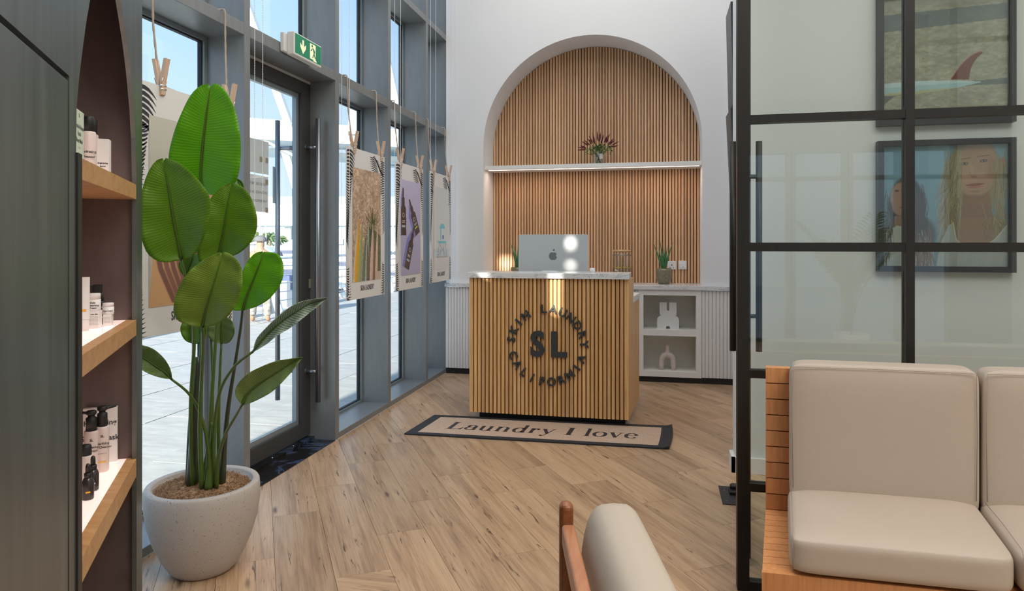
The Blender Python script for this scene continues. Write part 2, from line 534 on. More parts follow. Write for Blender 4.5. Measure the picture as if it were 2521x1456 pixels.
class MB:
    def __init__(s):
        s.v, s.f, s.mi, s.sm = [], [], [], []

    def add(s, vs, fs, mi=0, smooth=False):
        b = len(s.v)
        s.v += [tuple(v) for v in vs]
        s.f += [tuple(i + b for i in f) for f in fs]
        s.mi += [mi] * len(fs)
        s.sm += [smooth] * len(fs)
        return s

    def box(s, x0, x1, y0, y1, z0, z1, mi=0):
        vs = [(x, y, z) for z in (z0, z1) for y in (y0, y1) for x in (x0, x1)]
        return s.add(vs, [(0, 2, 3, 1), (4, 5, 7, 6), (0, 1, 5, 4), (2, 6, 7, 3), (0, 4, 6, 2), (1, 3, 7, 5)], mi)

    def hexa(s, p, mi=0):
        """p: 4 bottom corners (ccw seen from above) then 4 top corners"""
        return s.add(p, [(3, 2, 1, 0), (4, 5, 6, 7), (0, 1, 5, 4), (1, 2, 6, 5), (2, 3, 7, 6), (3, 0, 4, 7)], mi)

    def prism(s, pts, vec, mi=0):
        n = len(pts)
        vec = Vector(vec)
        a = [Vector(p) for p in pts]
        b = [p + vec for p in a]
        fs = [tuple(range(n)), tuple(range(2 * n - 1, n - 1, -1))]
        fs += [(i, (i + 1) % n, n + (i + 1) % n, n + i) for i in range(n)]
        return s.add(a + b, fs, mi)

    def poly(s, pts, mi=0):
        return s.add(pts, [tuple(range(len(pts)))], mi)

    def tube(s, pts, r, n=8, mi=0, cap=True, smooth=True):
        pts = [Vector(p) for p in pts]
        rs = r if isinstance(r, (list, tuple)) else [r] * len(pts)
        vs = []
        up = None
        for i, p in enumerate(pts):
            d = (pts[min(i + 1, len(pts) - 1)] - pts[max(i - 1, 0)])
            d.normalize()
            if up is None:
                up = Vector((0, 0, 1)) if abs(d.z) < 0.9 else Vector((1, 0, 0))
            a = d.cross(up)
            if a.length < 1e-5:
                a = d.orthogonal()
            a.normalize()
            b = a.cross(d).normalized()
            up = b
            for k in range(n):
                t = 2 * pi * k / n
                vs.append(p + (a * math.cos(t) + b * math.sin(t)) * rs[i])
        fs = []
        for i in range(len(pts) - 1):
            for k in range(n):
                k2 = (k + 1) % n
                fs.append((i * n + k, i * n + k2, (i + 1) * n + k2, (i + 1) * n + k))
        base = len(s.v)
        s.add(vs, fs, mi, smooth)
        if cap:
            s.add([], [], mi)
            s.f += [tuple(base + k for k in reversed(range(n))), tuple(base + (len(pts) - 1) * n + k for k in range(n))]
            s.mi += [mi, mi]
            s.sm += [False, False]
        return s

    def lathe(s, prof, c, n=32, mi=0, smooth=True):
        """prof: list of (r, z)"""
        vs, fs = [], []
        for r, z in prof:
            for k in range(n):
                t = 2 * pi * k / n
                vs.append((c[0] + r * math.cos(t), c[1] + r * math.sin(t), c[2] + z))
        for i in range(len(prof) - 1):
            for k in range(n):
                k2 = (k + 1) % n
                fs.append((i * n + k, i * n + k2, (i + 1) * n + k2, (i + 1) * n + k))
        fs.append(tuple(reversed(range(n))))
        fs.append(tuple((len(prof) - 1) * n + k for k in range(n)))
        return s.add(vs, fs, mi, smooth)

    def build(s, name, mat, parent=None, origin=None, bevel=0.0, seg=2, solid=0.0, xf=None):
        me = bpy.data.meshes.new(name)
        v = s.v if xf is None else [tuple(xf @ Vector(p)) for p in s.v]
        me.from_pydata(v, [], s.f)
        for m in (mat if isinstance(mat, (list, tuple)) else [mat]):
            me.materials.append(m)
        me.polygons.foreach_set('material_index', s.mi)
        me.polygons.foreach_set('use_smooth', s.sm)
        me.update()
        o = link(name, me, parent, origin)
        if bevel:
            b = o.modifiers.new('b', 'BEVEL')
            b.width = bevel
            b.segments = seg
            b.limit_method = 'ANGLE'
            b.angle_limit = math.radians(50)
        if solid:
            m = o.modifiers.new('s', 'SOLIDIFY')
            m.thickness = solid
            m.offset = 0
        return o


def sweep(pts, n):
    """resample a polyline (Vectors) to n points with Catmull-Rom smoothing"""
    pts = [Vector(p) for p in pts]
    dense = []
    m = len(pts)
    for i in range(m - 1):
        p0, p1, p2, p3 = pts[max(i - 1, 0)], pts[i], pts[i + 1], pts[min(i + 2, m - 1)]
        for k in range(12):
            t = k / 12
            dense.append(0.5 * ((2 * p1) + (p2 - p0) * t + (2 * p0 - 5 * p1 + 4 * p2 - p3) * t * t + (3 * p1 - p0 - 3 * p2 + p3) * t ** 3))
    dense.append(pts[-1])
    L = [0]
    for a, b in zip(dense, dense[1:]):
        L.append(L[-1] + (b - a).length)
    out = []
    j = 0
    for i in range(n):
        t = L[-1] * i / (n - 1)
        while j < len(L) - 2 and L[j + 1] < t:
            j += 1
        k = (t - L[j]) / max(1e-9, L[j + 1] - L[j])
        out.append(dense[j].lerp(dense[j + 1], min(1, max(0, k))))
    return out


def text_mesh(txt, size, bold=0.0, extrude=0.0, align='CENTER'):
    cu = bpy.data.curves.new('t', 'FONT')
    cu.body = txt
    cu.size = size
    cu.offset = bold
    cu.extrude = extrude
    cu.align_x = align
    cu.align_y = 'CENTER'
    cu.resolution_u = 3
    o = bpy.data.objects.new('t', cu)
    COL.objects.link(o)
    me = bpy.data.meshes.new_from_object(o)
    bpy.data.objects.remove(o)
    bpy.data.curves.remove(cu)
    return me


def put_text(name, txt, size, mat, O, U, V, parent, bold=0.0, extrude=0.0, sx=1.0, align='CENTER'):
    """text laid in the plane through O with unit axes U (reading) and V (up)"""
    me = text_mesh(txt, size, bold, extrude, align)
    U, V = Vector(U).normalized(), Vector(V).normalized()
    N = U.cross(V)
    mt = Matrix(((U.x * sx, V.x, N.x, O[0]), (U.y * sx, V.y, N.y, O[1]), (U.z * sx, V.z, N.z, O[2]), (0, 0, 0, 1)))
    me.transform(mt)
    me.materials.clear()
    me.materials.append(mat)
    return link(name, me, parent)


def lerp(a, b, t):
    return a + (b - a) * t


# ================================================================== SETTING
# --- floor with individual planks
ANG = math.radians(122.5)
TV = Vector((math.cos(ANG), math.sin(ANG)))
NV = Vector((math.cos(ANG - pi / 2), math.sin(ANG - pi / 2)))
PW, PL = 0.2155, 1.035
RX0, RX1, RY0, RY1 = -2.07, 4.2, -4.0, 6.56
floor = MB().box(RX0, RX1, RY0, RY1, -0.06, -0.008).build('floor', M['slat_back'])
setp(floor, 'warm oak plank floor laid diagonally across the shop', kind='structure')
toff = {0: 3.425, 1: 2.715, 2: 3.05, 3: 3.38, 4: 2.665, 5: 3.35, 6: 2.63, 7: 3.32, 8: 2.963, 9: 2.605, 10: 3.30, 11: 2.95}


def clip(poly, a, b, c):
    out = []
    for i in range(len(poly)):
        p, q = poly[i], poly[(i + 1) % len(poly)]
        dp, dq = a * p[0] + b * p[1] - c, a * q[0] + b * q[1] - c
        if dp >= 0:
            out.append(p)
        if (dp >= 0) != (dq >= 0):
            t = dp / (dp - dq)
            out.append((p[0] + (q[0] - p[0]) * t, p[1] + (q[1] - p[1]) * t))
    return out


def inview(p, m=120):
    d = -p[0] * sT + p[1] * cT
    if d < 1.0:
        return False
    x = CX + F * (p[0] * cT + p[1] * sT) / d
    y = HY + F * CAMH / d
    return -m < x < 2521 + m and y < 1456 + m and x < 1990 + m


rest = MB()
plank_n = 0
for k in range(-22, 45):
    n0 = 0.0635 + PW * k
    to = toff.get(k, 2.3 + ((k * 0.345) % 1.0) * PL)
    for j in range(-9, 9):
        t0 = to + PL * j
        g = 0.0007
        cor = [(n0 + g, t0 + g), (n0 + PW - g, t0 + g), (n0 + PW - g, t0 + PL - g), (n0 + g, t0 + PL - g)]
        w = [(NV.x * a + TV.x * b, NV.y * a + TV.y * b) for a, b in cor]
        for a, b, c in ((1, 0, RX0), (-1, 0, -RX1), (0, 1, RY0), (0, -1, -RY1)):
            w = clip(w, a, b, c) if len(w) > 2 else []
        if len(w) < 3:
            continue
        cx, cy = sum(p[0] for p in w) / len(w), sum(p[1] for p in w) / len(w)
        ar = abs(sum(w[i][0] * w[(i + 1) % len(w)][1] - w[(i + 1) % len(w)][0] * w[i][1] for i in range(len(w)))) / 2
        if ar < 0.0008:
            continue
        if inview((cx, cy)) and plank_n < 290:
            mb = MB()
            a0 = ANG
            ox, oy = NV.x * n0 + TV.x * t0, NV.y * n0 + TV.y * t0
            loc = [((x - ox) * TV.x + (y - oy) * TV.y, -((x - ox) * NV.x + (y - oy) * NV.y)) for x, y in w]
            mb.prism([(x, y, -0.009) for x, y in loc], (0, 0, 0.009 + random.uniform(-0.0003, 0.0)))
            o = mb.build('plank', M['plank'], None, origin=(0, 0, 0))
            o.rotation_euler = (0, 0, ANG)
            o.parent = floor
            o.location = Vector((ox, oy, 0)) - org(floor)
            plank_n += 1
        else:
            rest.prism([(x, y, -0.009) for x, y in w], (0, 0, 0.009))
o = rest.build('planking', M['plank'], floor)
o['kind'] = 'stuff'

# --- back wall with arched niche
YW, YN = 6.52, 6.93
AX0, AX1, ASP, AR = -1.687, 0.396, 2.24, 1.0415
ACX = (AX0 + AX1) / 2
NA = 48
arch = [(ACX - AR * math.cos(pi * i / NA), ASP + AR * math.sin(pi * i / NA)) for i in range(NA + 1)]
mb = MB()
xl, xr = -2.07, 0.68
mb.add([(xl, YW, 0.863), (AX0, YW, 0.863), (AX0, YW, ASP), (xl, YW, ASP)], [(0, 1, 2, 3)])
mb.add([(AX1, YW, 0.863), (xr, YW, 0.863), (xr, YW, ASP), (AX1, YW, ASP)], [(0, 1, 2, 3)])
mb.add([(xl, YW, ASP), (AX0, YW, ASP), (AX0, YW, CEIL), (xl, YW, CEIL)], [(0, 1, 2, 3)])
mb.add([(AX1, YW, ASP), (xr, YW, ASP), (xr, YW, CEIL), (AX1, YW, CEIL)], [(0, 1, 2, 3)])
for (x0, z0), (x1, z1) in zip(arch, arch[1:]):
    mb.add([(x0, YW, z0), (x1, YW, z1), (x1, YW, CEIL), (x0, YW, CEIL)], [(0, 1, 2, 3)])
# reveal
rv = [(AX0, 0.9)] + arch + [(AX1, 0.9)]
mb.add([(x, YW, z) for x, z in rv] + [(x, YN + 0.03, z) for x, z in rv],
       [(i + 1, i, len(rv) + i, len(rv) + i + 1) for i in range(len(rv) - 1)], 0, False)
# outer back skin so that the wall has thickness
mb.add([(xl, YN + 0.03, 0), (xr, YN + 0.03, 0), (xr, YN + 0.03, CEIL), (xl, YN + 0.03, CEIL)], [(0, 1, 2, 3)])
wall_back = mb.build('wall_back', M['white_wall'])
setp(wall_back, 'white rear wall with a tall arched niche', kind='structure')
bk = MB()
pts = [(AX0, YN + 0.012, 0.9)] + [(x, YN + 0.012, z) for x, z in arch] + [(AX1, YN + 0.012, 0.9)]
bk.prism(pts, (0, 0.012, 0))
bk.build('backing_panel', M['slat_back'], wall_back)
# slats in the niche
pitch = (AX1 - AX0) / 70
for i in range(70):
    x0 = AX0 + i * pitch + 0.0042
    x1 = x0 + pitch - 0.0088

    def top(x):
        d = AR * AR - (x - ACX) ** 2
        return ASP + math.sqrt(max(d, 0)) - 0.004
    mb = MB()
    zt0, zt1 = top(x0), top(x1)
    yb, yf, c = YN + 0.012, YN - 0.006, 0.002
    P6 = [(x0, yb), (x0, yf + c), (x0 + c, yf), (x1 - c, yf), (x1, yf + c), (x1, yb)]
    vs = [(x, y, 0.902) for x, y in P6] + [(x, y, lerp(zt0, zt1, (x - x0) / (x1 - x0))) for x, y in P6]
    mb.add(vs, [(5, 4, 3, 2, 1, 0), (6, 7, 8, 9, 10, 11)] + [(j, (j + 1) % 6, 6 + (j + 1) % 6, 6 + j) for j in range(6)])
    mb.build('slat', M['slat'], wall_back)

# --- right wall of the reception, nib with pictures, other walls, ceiling
wr = MB().box(0.68, 0.78, 4.17, YW + 0.2, 0, CEIL).build('wall_right', M['white_wall'])
setp(wr, 'white side wall of the reception', kind='structure')
wf = MB().box(0.425, RX1, 4.05, 4.17, 0, CEIL).build('wall_lounge', M['grey_wall'])
setp(wf, 'pale grey wall behind the glass partition', kind='structure')
bb = MB().box(0.405, RX1, 4.03, 4.05, 0, 0.085).box(0.405, 0.425, 4.03, 4.18, 0, 0.085).build('baseboard_lounge', M['cab_white'])
setp(bb, 'white baseboard of the grey wall', kind='structure')
we = MB().box(RX1, RX1 + 0.1, RY0, 4.17, 0, CEIL).build('wall_east', M['grey_wall'])
setp(we, 'plain wall at the far side of the lounge', kind='structure')
ws = MB()
WX = RX1 + 0.1
slots = [(-1.83, -1.71, 4.62, 4.76), (-1.455, -1.395, 3.95, 4.01), (-0.925, -0.865, 3.71, 4.02), (-0.895, -0.845, 4.20, 4.25), (-0.895, -0.845, 4.36, 4.44), (1.0, 3.55, 0.0, 2.5)]  # all but the glazing are openings added to shape the sun patches
xs_ = sorted({-2.35, WX} | {a for a, b, c, d in slots} | {b for a, b, c, d in slots})
for xa_, xb_ in zip(xs_, xs_[1:]):
    hol = sorted((c, d) for a, b, c, d in slots if a <= xa_ and b >= xb_)
    z_ = 0.0
    for c, d in hol + [(CEIL, CEIL)]:
        if c > z_:
            ws.box(xa_, xb_, RY0 - 0.04, RY0, z_, c)
        z_ = d
ws = ws.build('wall_south', M['alu'])
sw = MB()
for xx in (1.0, 1.62, 1.68, 2.30, 2.36, 2.92, 2.98, 3.50):
    sw.box(xx, xx + 0.05, RY0 - 0.12, RY0 + 0.02, 0, 2.5)
for zz in (0, 2.1, 2.45):
    sw.box(1.05, 3.5, RY0 - 0.1, RY0 + 0.01, zz, zz + 0.05)
sw = sw.build('window_20', M['alu'])
setp(sw, 'dark framed glazing behind the viewer, seen mirrored in the partition', kind='structure')
MB().box(1.05, 3.5, RY0 - 0.06, RY0 - 0.05, 0.05, 2.45).build('pane', M['glass'], sw)
gs = MB().box(-2.33, 9, -17, RY0 - 0.12, -0.16, -0.03).build('ground_south', M['paving'])
setp(gs, 'paved court behind the shop', kind='structure')
nb_ = MB().box(0.3, 9, -17.5, -16.5, -0.1, 7.6).build('wall_sun_block', M['beam_white'])  # added to stop low sun entering the rear glazing
setp(nb_, 'pale wall added across the court to block sun from the rear glazing', kind='structure')
pier = MB().box(-2.84, -2.36, -5.4, -4.2, -0.1, 7.5).build('wall_shade_pier', M['beam_white'])  # added out of view to cast the shade strip along the windows
setp(pier, 'unseen corner pier added to cast the shade strip on the terrace', kind='structure')
setp(ws, 'dark clad wall behind the viewer, with slots added for the sun patches', kind='structure')
ce = MB().box(-2.35, RX1 + 0.1, RY0 - 0.1, YW + 0.45, CEIL, CEIL + 0.12).build('ceiling', M['ceiling'])
setp(ce, 'white ceiling above the shop', kind='structure')

# --- curtain wall on the left
GX = -2.29
mull = [-3.85, -2.95, -2.05, -1.15, -0.25, 0.65, 1.55, 3.126, 4.134, 5.03, 5.923]
wl = thing('wall_left', 'grey aluminium curtain wall with deep mullions along the terrace', None, (-2.18, 1.3, 0))
wl['kind'] = 'structure'
for y in mull:
    MB().box(GX - 0.05, RX0, y, y + 0.052, 0.0 if y in (3.126, 4.134) else 0.0, CEIL).build('mullion', M['alu'], wl, bevel=0.002)
MB().box(GX - 0.05, RX0, 6.53, 6.56, 0.0, CEIL).build('mullion', M['alu'], wl)
edges = [y for y in mull] + [6.53]
for i in range(len(mull)):
    a, b = mull[i] + 0.052, edges[i + 1]
    for z0, z1 in ((2.362, 2.425), (3.312, 3.368), (4.262, 4.32)):
        MB().box(GX, RX0, a, b, z0, z1).build('transom', M['alu'], wl, bevel=0.002)
    if mull[i] != 3.126:
        MB().box(GX - 0.03, RX0, a, b, -0.0, 0.042).build('sill', M['alu'], wl, bevel=0.002)
MB().box(RX0 - 0.004, RX0 + 0.002, RY0, 3.15, -0.002, 0.004).box(RX0 - 0.004, RX0 + 0.002, 4.16, 6.5, -0.002, 0.004).build('sealant_line', M['silicone'], wl)
# window units: frame + panes
wn = 0
for i in range(len(mull)):
    a, b = mull[i] + 0.052, edges[i + 1]
    rows = [(0.042, 2.362), (2.425, 3.312), (3.368, 4.262)]
    if mull[i] == 3.126:
        rows = rows[1:]
    wn += 1
    fr = MB()
    panes = []
    for z0, z1 in rows:
        w, g = 0.022, 0.008
        x0, x1 = GX - 0.03, GX + 0.004
        fr.box(x0, x1, a, a + w, z0, z1).box(x0, x1, b - w, b, z0, z1).box(x0, x1, a + w, b - w, z0, z0 + w * 0.8).box(x0, x1, a + w, b - w, z1 - w, z1)
        w2 = w + g
        fr.box(x0, x1 - 0.012, a + w, a + w2, z0 + w * .8, z1 - w, 1).box(x0, x1 - 0.012, b - w2, b - w, z0 + w * .8, z1 - w, 1)
        fr.box(x0, x1 - 0.012, a + w2, b - w2, z0 + w * .8, z0 + w * .8 + g, 1).box(x0, x1 - 0.012, a + w2, b - w2, z1 - w2, z1 - w, 1)
        panes.append((a + w2, b - w2, z0 + w * .8 + g, z1 - w2))
    f = fr.build('window_%d' % wn, [M['alu_light'], M['gasket']])
    setp(f, 'slim aluminium window frame between mullions', kind='structure')
    for pa, pb, pz0, pz1 in panes:
        MB().box(GX - 0.022, GX - 0.016, pa, pb, pz0, pz1).build('pane', M['glass'], f)

# --- entrance door in the second bay
DY0, DY1, DX = 3.178, 4.134, -2.25
dm = MB()
x0, x1 = DX - 0.065, DX
dm.box(x0, x1, DY0, DY0 + 0.116, 0.035, 2.34).box(x0, x1, DY1 - 0.116, DY1, 0.035, 2.34)
dm.box(x0, x1, DY0 + 0.116, DY1 - 0.116, 0.035, 0.128).box(x0, x1, DY0 + 0.116, DY1 - 0.116, 2.262, 2.34)
a, b = DY0 + 0.116, DY1 - 0.116
gx0, gx1 = DX - 0.045, DX - 0.02
dm.box(gx0, gx1, a, a + 0.03, 0.128, 2.262, 1).box(gx0, gx1, b - 0.03, b, 0.128, 2.262, 1)
dm.box(gx0, gx1, a + 0.03, b - 0.03, 0.128, 0.158, 1).box(gx0, gx1, a + 0.03, b - 0.03, 2.232, 2.262, 1)
door = dm.build('door_1', [M['alu_dark'], M['alu_light']])
setp(door, 'glazed entrance door in a dark aluminium frame', kind='structure')
MB().box(DX - 0.038, DX - 0.032, a + 0.03, b - 0.03, 0.158, 2.232).build('pane', M['glass'], door)
for X, nm in ((-2.165, 'pull_handle'), (-2.455, 'pull_handle')):
    mb = MB()
    hy = 4.078
    mb.tube([(X, hy, 0.262), (X, hy, 2.105)], 0.0165, 14)
    ex = DX if X > DX else DX - 0.065
    for z in (0.46, 1.92):
        mb.tube([(ex, hy, z), (X, hy, z)], [0.016, 0.0115], 10)
        mb.tube([(ex, hy, z), (ex + (0.004 if X > DX else -0.004), hy, z)], 0.02, 12)
    h = mb.build(nm, M['steel'], door)
MB().box(DX - 0.01, DX + 0.006, DY1 - 0.02, DY1 - 0.004, 1.0, 1.06).build('lock_plate', M['tape'], door)
MB().box(DX - 0.065, DX + 0.0, DY0, DY1, 2.343, 2.36).build('door_head_seal', M['silicone'], door)
fr = MB().box(-2.32, RX0, DY0, DY1, -0.05, 0.004).box(-2.32, DX + 0.03, DY0, DY1, 0.004, 0.022)
th = fr.build('trim_1', M['black_marble'])
setp(th, 'polished black marble threshold at the entrance door', kind='structure')
for yy in (3.42, 3.66, 3.9):
    MB().lathe([(0.004, 0), (0.005, 0.002), (0.003, 0.004)], (DX + 0.012, yy, 0.022), 10).build('screw', M['chrome'], th)

# ================================================================== OUTSIDE
og = MB().box(-7.75, -2.33, -9, 24, -0.16, -0.045).build('ground', M['joint'])
setp(og, 'stone paved terrace outside the windows', kind='structure')
TS = 0.62
cnt = 0
restp = MB()
for i in range(8):
    x1 = -2.34 - i * 0.675
    x0 = x1 - 0.668
    y = -9 + (i * 0.37) % 1.2
    while y < 23.5:
        L = 1.2 if i % 2 else 0.9
        c = ((x0 + x1) / 2, y + L / 2)
        zt = random.uniform(-0.032, -0.028)
        d = -c[0] * sT + c[1] * cT
        vis = d > 1.5 and -150 < CX + F * (c[0] * cT + c[1] * sT) / d < 1120
        if vis and cnt < 280:
            MB().box(x0, x1 - 0.0, y, y + L - 0.008, -0.05, zt).build('paving_slab', M['paving'], og)
            cnt += 1
        else:
            restp.box(x0, x1, y, y + L - 0.008, -0.05, zt)
        y += L
o = restp.build('paving', M['paving'], og)
o['kind'] = 'stuff'
wa = MB().box(-140, -7.8, -40, 160, -1.6, -1.5).build('water', M['sea'])
setp(wa, 'pale harbour water beyond the terrace railing', kind='structure')

# railing along the terrace edge
RXR = -7.25
rail = thing('terrace_railing', 'pale metal railing with horizontal bars along the terrace edge', 'railing', (RXR, 12, -0.03))
for z in (1.0,):
    MB().tube([(RXR, 3, z), (RXR, 24, z)], 0.03, 8).build('top_rail', M['rail_white'], rail)
for z in (0.16, 0.33, 0.5, 0.67, 0.84):
    MB().tube([(RXR, 3, z), (RXR, 24, z)], 0.014, 6).build('rail_bar', M['rail_white'], rail)
y = 4.2
while y < 24:
    MB().prism([(RXR + 0.02, y, -0.03), (RXR + 0.32, y, -0.03), (RXR + 0.36, y, 0.02), (RXR + 0.05, y, 1.0), (RXR, y, 1.0)], (0, 0.05, 0)).build('post', M['rail_white'], rail)
    y += 1.85

# bridge and other harbour structures
R = Matrix.Rotation(TH, 4, 'Z')


def cbox(mb, d, x0, x1, y0, y1, depth, mi=0):
    """box square to the view at depth d"""
    a = P(d, x0, y1)
    b = P(d, x1, y1)
    zt = P(d, x0, y0).z
    f = Vector((-sT, cT, 0)) * depth
    mb.hexa([a, b, b + f, a + f, Vector((a.x, a.y, zt)), Vector((b.x, b.y, zt)), Vector((b.x + f.x, b.y + f.y, zt)), Vector((a.x + f.x, a.y + f.y, zt))], mi)
    return mb


br = thing('harbour_bridge', 'long white concrete bridge deck spanning the harbour with teal glass balustrade', 'bridge', P(85, 800, 640))
cbox(MB(), 85, 100, 1300, 503, 556, 5).build('deck', M['beam_white'], br)
cbox(MB(), 86, 100, 1300, 484, 503, 0.1).build('balustrade', M['teal_glass'], br)
cbox(MB(), 86, 700, 716, 556, 652, 1).build('pier', M['beam_white'], br)
cbox(MB(), 86, 1010, 1026, 556, 652, 1).build('pier', M['beam_white'], br)
cn = thing('canopy_structure', 'white slanted canopy beam with leaning masts high over the harbour', 'canopy', P(30, 800, 640))
a0, a1 = P(90, 560, 286), P(106.5, 1140, 331)
zb0, zb1 = P(90, 560, 338).z, P(106.5, 1140, 371).z
f = Vector((-sT, cT, 0)) * 7
MB().hexa([Vector((a0.x, a0.y, zb0)), Vector((a1.x, a1.y, zb1)), Vector((a1.x, a1.y, zb1)) + f, Vector((a0.x, a0.y, zb0)) + f,
           a0, a1, a1 + f, a0 + f]).build('beam', M['beam_white'], cn)
a0, a1 = P(95, 560, 358), P(110, 1140, 396)
zb0, zb1 = P(95, 560, 368).z, P(110, 1140, 410).z
MB().hexa([Vector((a0.x, a0.y, zb0)), Vector((a1.x, a1.y, zb1)), Vector((a1.x, a1.y, zb1)) + f, Vector((a0.x, a0.y, zb0)) + f,
           a0, a1, a1 + f, a0 + f]).build('beam', M['beam_white'], cn)
for (x0, y0, x1, y1, w, d) in ((706, 300, 600, 0, 9, 91), (652, 347, 745, 395, 6, 92), (700, 372, 755, 552, 9, 93), (985, 310, 945, 120, 9, 95), (1072, 335, 1042, 90, 9, 96), (866, 330, 878, 235, 12, 92)):
    a, b = P(d, x0, y0), P(d, x1, y1)
    u = P(d, x0 + w, y0) - a
    MB().prism([a - u, a + u, b + u, b - u], Vector((-sT, cT, 0)) * 1.5).build('mast', M['beam_white'], cn)
MB().lathe([(2.6, 0), (2.6, 3.0)], (P(112, 985, 400).x, P(112, 985, 400).y, P(112, 985, 410).z), 24).build('drum', M['teal_glass'], cn)
fb = thing('waterfront_building', 'long low grey building far across the harbour', 'building', P(120, 800, 640))
cbox(MB(), 120, 380, 1250, 560, 637, 20).build('wall', M['far_wall'], fb)
for k in range(16):
    cbox(MB(), 119.5, 400 + k * 52, 428 + k * 52, 588, 602, 0.3).build('window', M['beam_white'], fb)
fb2 = thing('boathouse', 'white boathouse roof close behind the railing', 'building', P(60, 720, 640))
a = P(60, 690, 604)
mb = MB()
cbox(mb, 70, 700, 760, 604, 665, 4)
p0, p1, pt = P(70, 692, 604), P(70, 768, 604), P(70, 727, 586)
mb.prism([p0, p1, pt], Vector((-sT, cT, 0)) * 4)
mb.build('gabled_body', M['hull'], fb2)


def boat(x, yw, d, L, label, col, sgn=1, mast=0):
    base = P(d, x, yw)
    base.z = -1.5
    b = thing('motor_yacht', label, 'boat', base, 'boats moored in the harbour')
    u = Vector((cT, sT, 0)) * sgn
    v = Vector((-sT, cT, 0))
    H = L * 0.16
    mb = MB()
    secs = []
    for t, w, zb, zt in ((-0.5, 0.12, 0.0, 0.85), (-0.3, 0.15, 0, 0.85), (0.1, 0.15, 0, 0.9), (0.35, 0.09, 0.1, 1.05), (0.5, 0.004, 0.6, 1.2)):
        c = base + u * (t * L)
        secs.append([c + v * (w * L * s * k) + Vector((0, 0, z * H)) for s, k, z in ((-1, 0.6, zb), (1, 0.6, zb), (1, 1, zt), (-1, 1, zt))])
    vs = [p for s_ in secs for p in s_]
    fs = [(3, 2, 1, 0), tuple(16 + i for i in range(4))]
    for i in range(4):
        for k in range(4):
            fs.append((i * 4 + k, i * 4 + (k + 1) % 4, i * 4 + 4 + (k + 1) % 4, i * 4 + 4 + k))
    mb.add(vs, fs)
    mb.build('hull', col, b)

    def cab(t0, t1, z0, z1, w, mat, nm, rake=0.05):
        a_, b_ = base + u * (t0 * L), base + u * (t1 * L)
        ww = v * (w * L)
        lo = [a_ - ww, b_ - ww, b_ + ww, a_ + ww]
        hi = [p + u * (rake * L * (1 if i in (0, 3) else -1)) for i, p in enumerate(lo)]
        MB().hexa([p + Vector((0, 0, z0 * H)) for p in lo] + [p + Vector((0, 0, z1 * H)) for p in hi]).build(nm, mat, b)
    cab(-0.42, 0.22, 0.88, 1.45, 0.11, M['hull'], 'cabin')
    cab(-0.36, 0.12, 1.45, 1.68, 0.10, M['hull_dark'], 'windscreen', 0.02)
    cab(-0.38, 0.08, 1.68, 1.95, 0.10, M['hull'], 'flybridge')
    if mast:
        MB().tube([base + Vector((0, 0, H)), base + Vector((0, 0, mast))], 0.05, 6).build('mast', M['rail_white'], b)


for i, (x, d, L, s, m, nm) in enumerate((
        (650, 19, 4.5, 1, 0, 'small white motor yacht nearest behind the door glass'),
        (728, 24, 4.5, -1, 0, 'white motor yacht behind the outside door handle'),
        (640, 31, 6, -1, 5, 'white yacht with a mast in the row behind the nearest boats'),
        (852, 27, 4.5, 1, 0, 'white yacht seen beside the surfboard poster'),
        (730, 37, 6.5, 1, 6, 'white masted yacht left of the door jamb in the third row'),
        (862, 41, 6, -1, 7, 'masted yacht in a far row beside the surfboard poster'),
        (968, 34, 5, 1, 5, 'white yacht seen left of the dropper bottle poster'),
        (560, 25, 5, 1, 6, 'white yacht behind the large plant'),
        (655, 48, 8, 1, 8, 'far masted yacht at the left of the door glass'),
        (975, 52, 8, -1, 6, 'far yacht seen left of the dropper bottle poster'),
        (740, 58, 8, 1, 8, 'largest white yacht in the farthest row'))):
    boat(x, 640, d, L, nm, M['hull'], s, m)

# far palms
for i, (x, y, d, h) in enumerate(((642, 600, 78, 3.0), (664, 600, 75, 2.6), (686, 600, 82, 2.4))):
    base = P(d, x, y)
    pl = thing('palm_tree', ['distant palm tree just above the cap of the passer-by', 'bushier distant palm tree right of the first palm', 'faint distant palm tree behind the boathouse'][i], 'tree', base, 'distant palms')
    crown = base + Vector((0, 0, 0.6))
    MB().tube([base + Vector((0, 0, -2)), crown], 0.12, 6).build('trunk', M['palm_trunk'], pl)
    mb = MB()
    for k in range(16):
        a = 2 * pi * k / 16
        el = random.uniform(-0.2, 1.2)
        pts = []
        L = h * 0.55
        for j in range(5):
            t = j / 4
            pts.append(crown + Vector((math.cos(a) * math.cos(el) * L * t, math.sin(a) * math.cos(el) * L * t, math.sin(el) * L * t - 0.5 * L * t * t)))
        mb.tube(pts, [0.03, 0.16, 0.18, 0.12, 0.02], 4, cap=False)
    mb.build('fronds', M['palm_green'], pl)

# life-buoy panel at the railing
lb = thing('lifebuoy_cabinet', 'navy and white harbour safety cabinet behind the railing', 'cabinet', onX(715, 757, -7.5))
bp = onX(706, 757, -7.5)
bp.z = -0.03
q = onX(722, 757, -7.5)
MB().box(-7.7, -7.5, bp.y, q.y, -0.03, 0.5).build('body', M['hull'], lb)
mb = MB()
mb.box(-7.7, -7.495, bp.y + 0.1, q.y + 0.25, 0.25, 0.62)
mb.build('top_panel', M['rail_blue'], lb, bevel=0.05)

# passer-by seen from behind
pc = P(11.4, 641, 792)
pr = thing('person', 'person seen from behind in grey cap, hi-vis yellow vest and camouflage trousers on the terrace', 'person', (pc.x, pc.y, -0.03))
u, v = Vector((cT, sT, 0)), Vector((-sT, cT, 0))


def pp(a, z, b=0.0):
    return Vector((pc.x, pc.y, -0.03)) + u * a + v * b + Vector((0, 0, z))


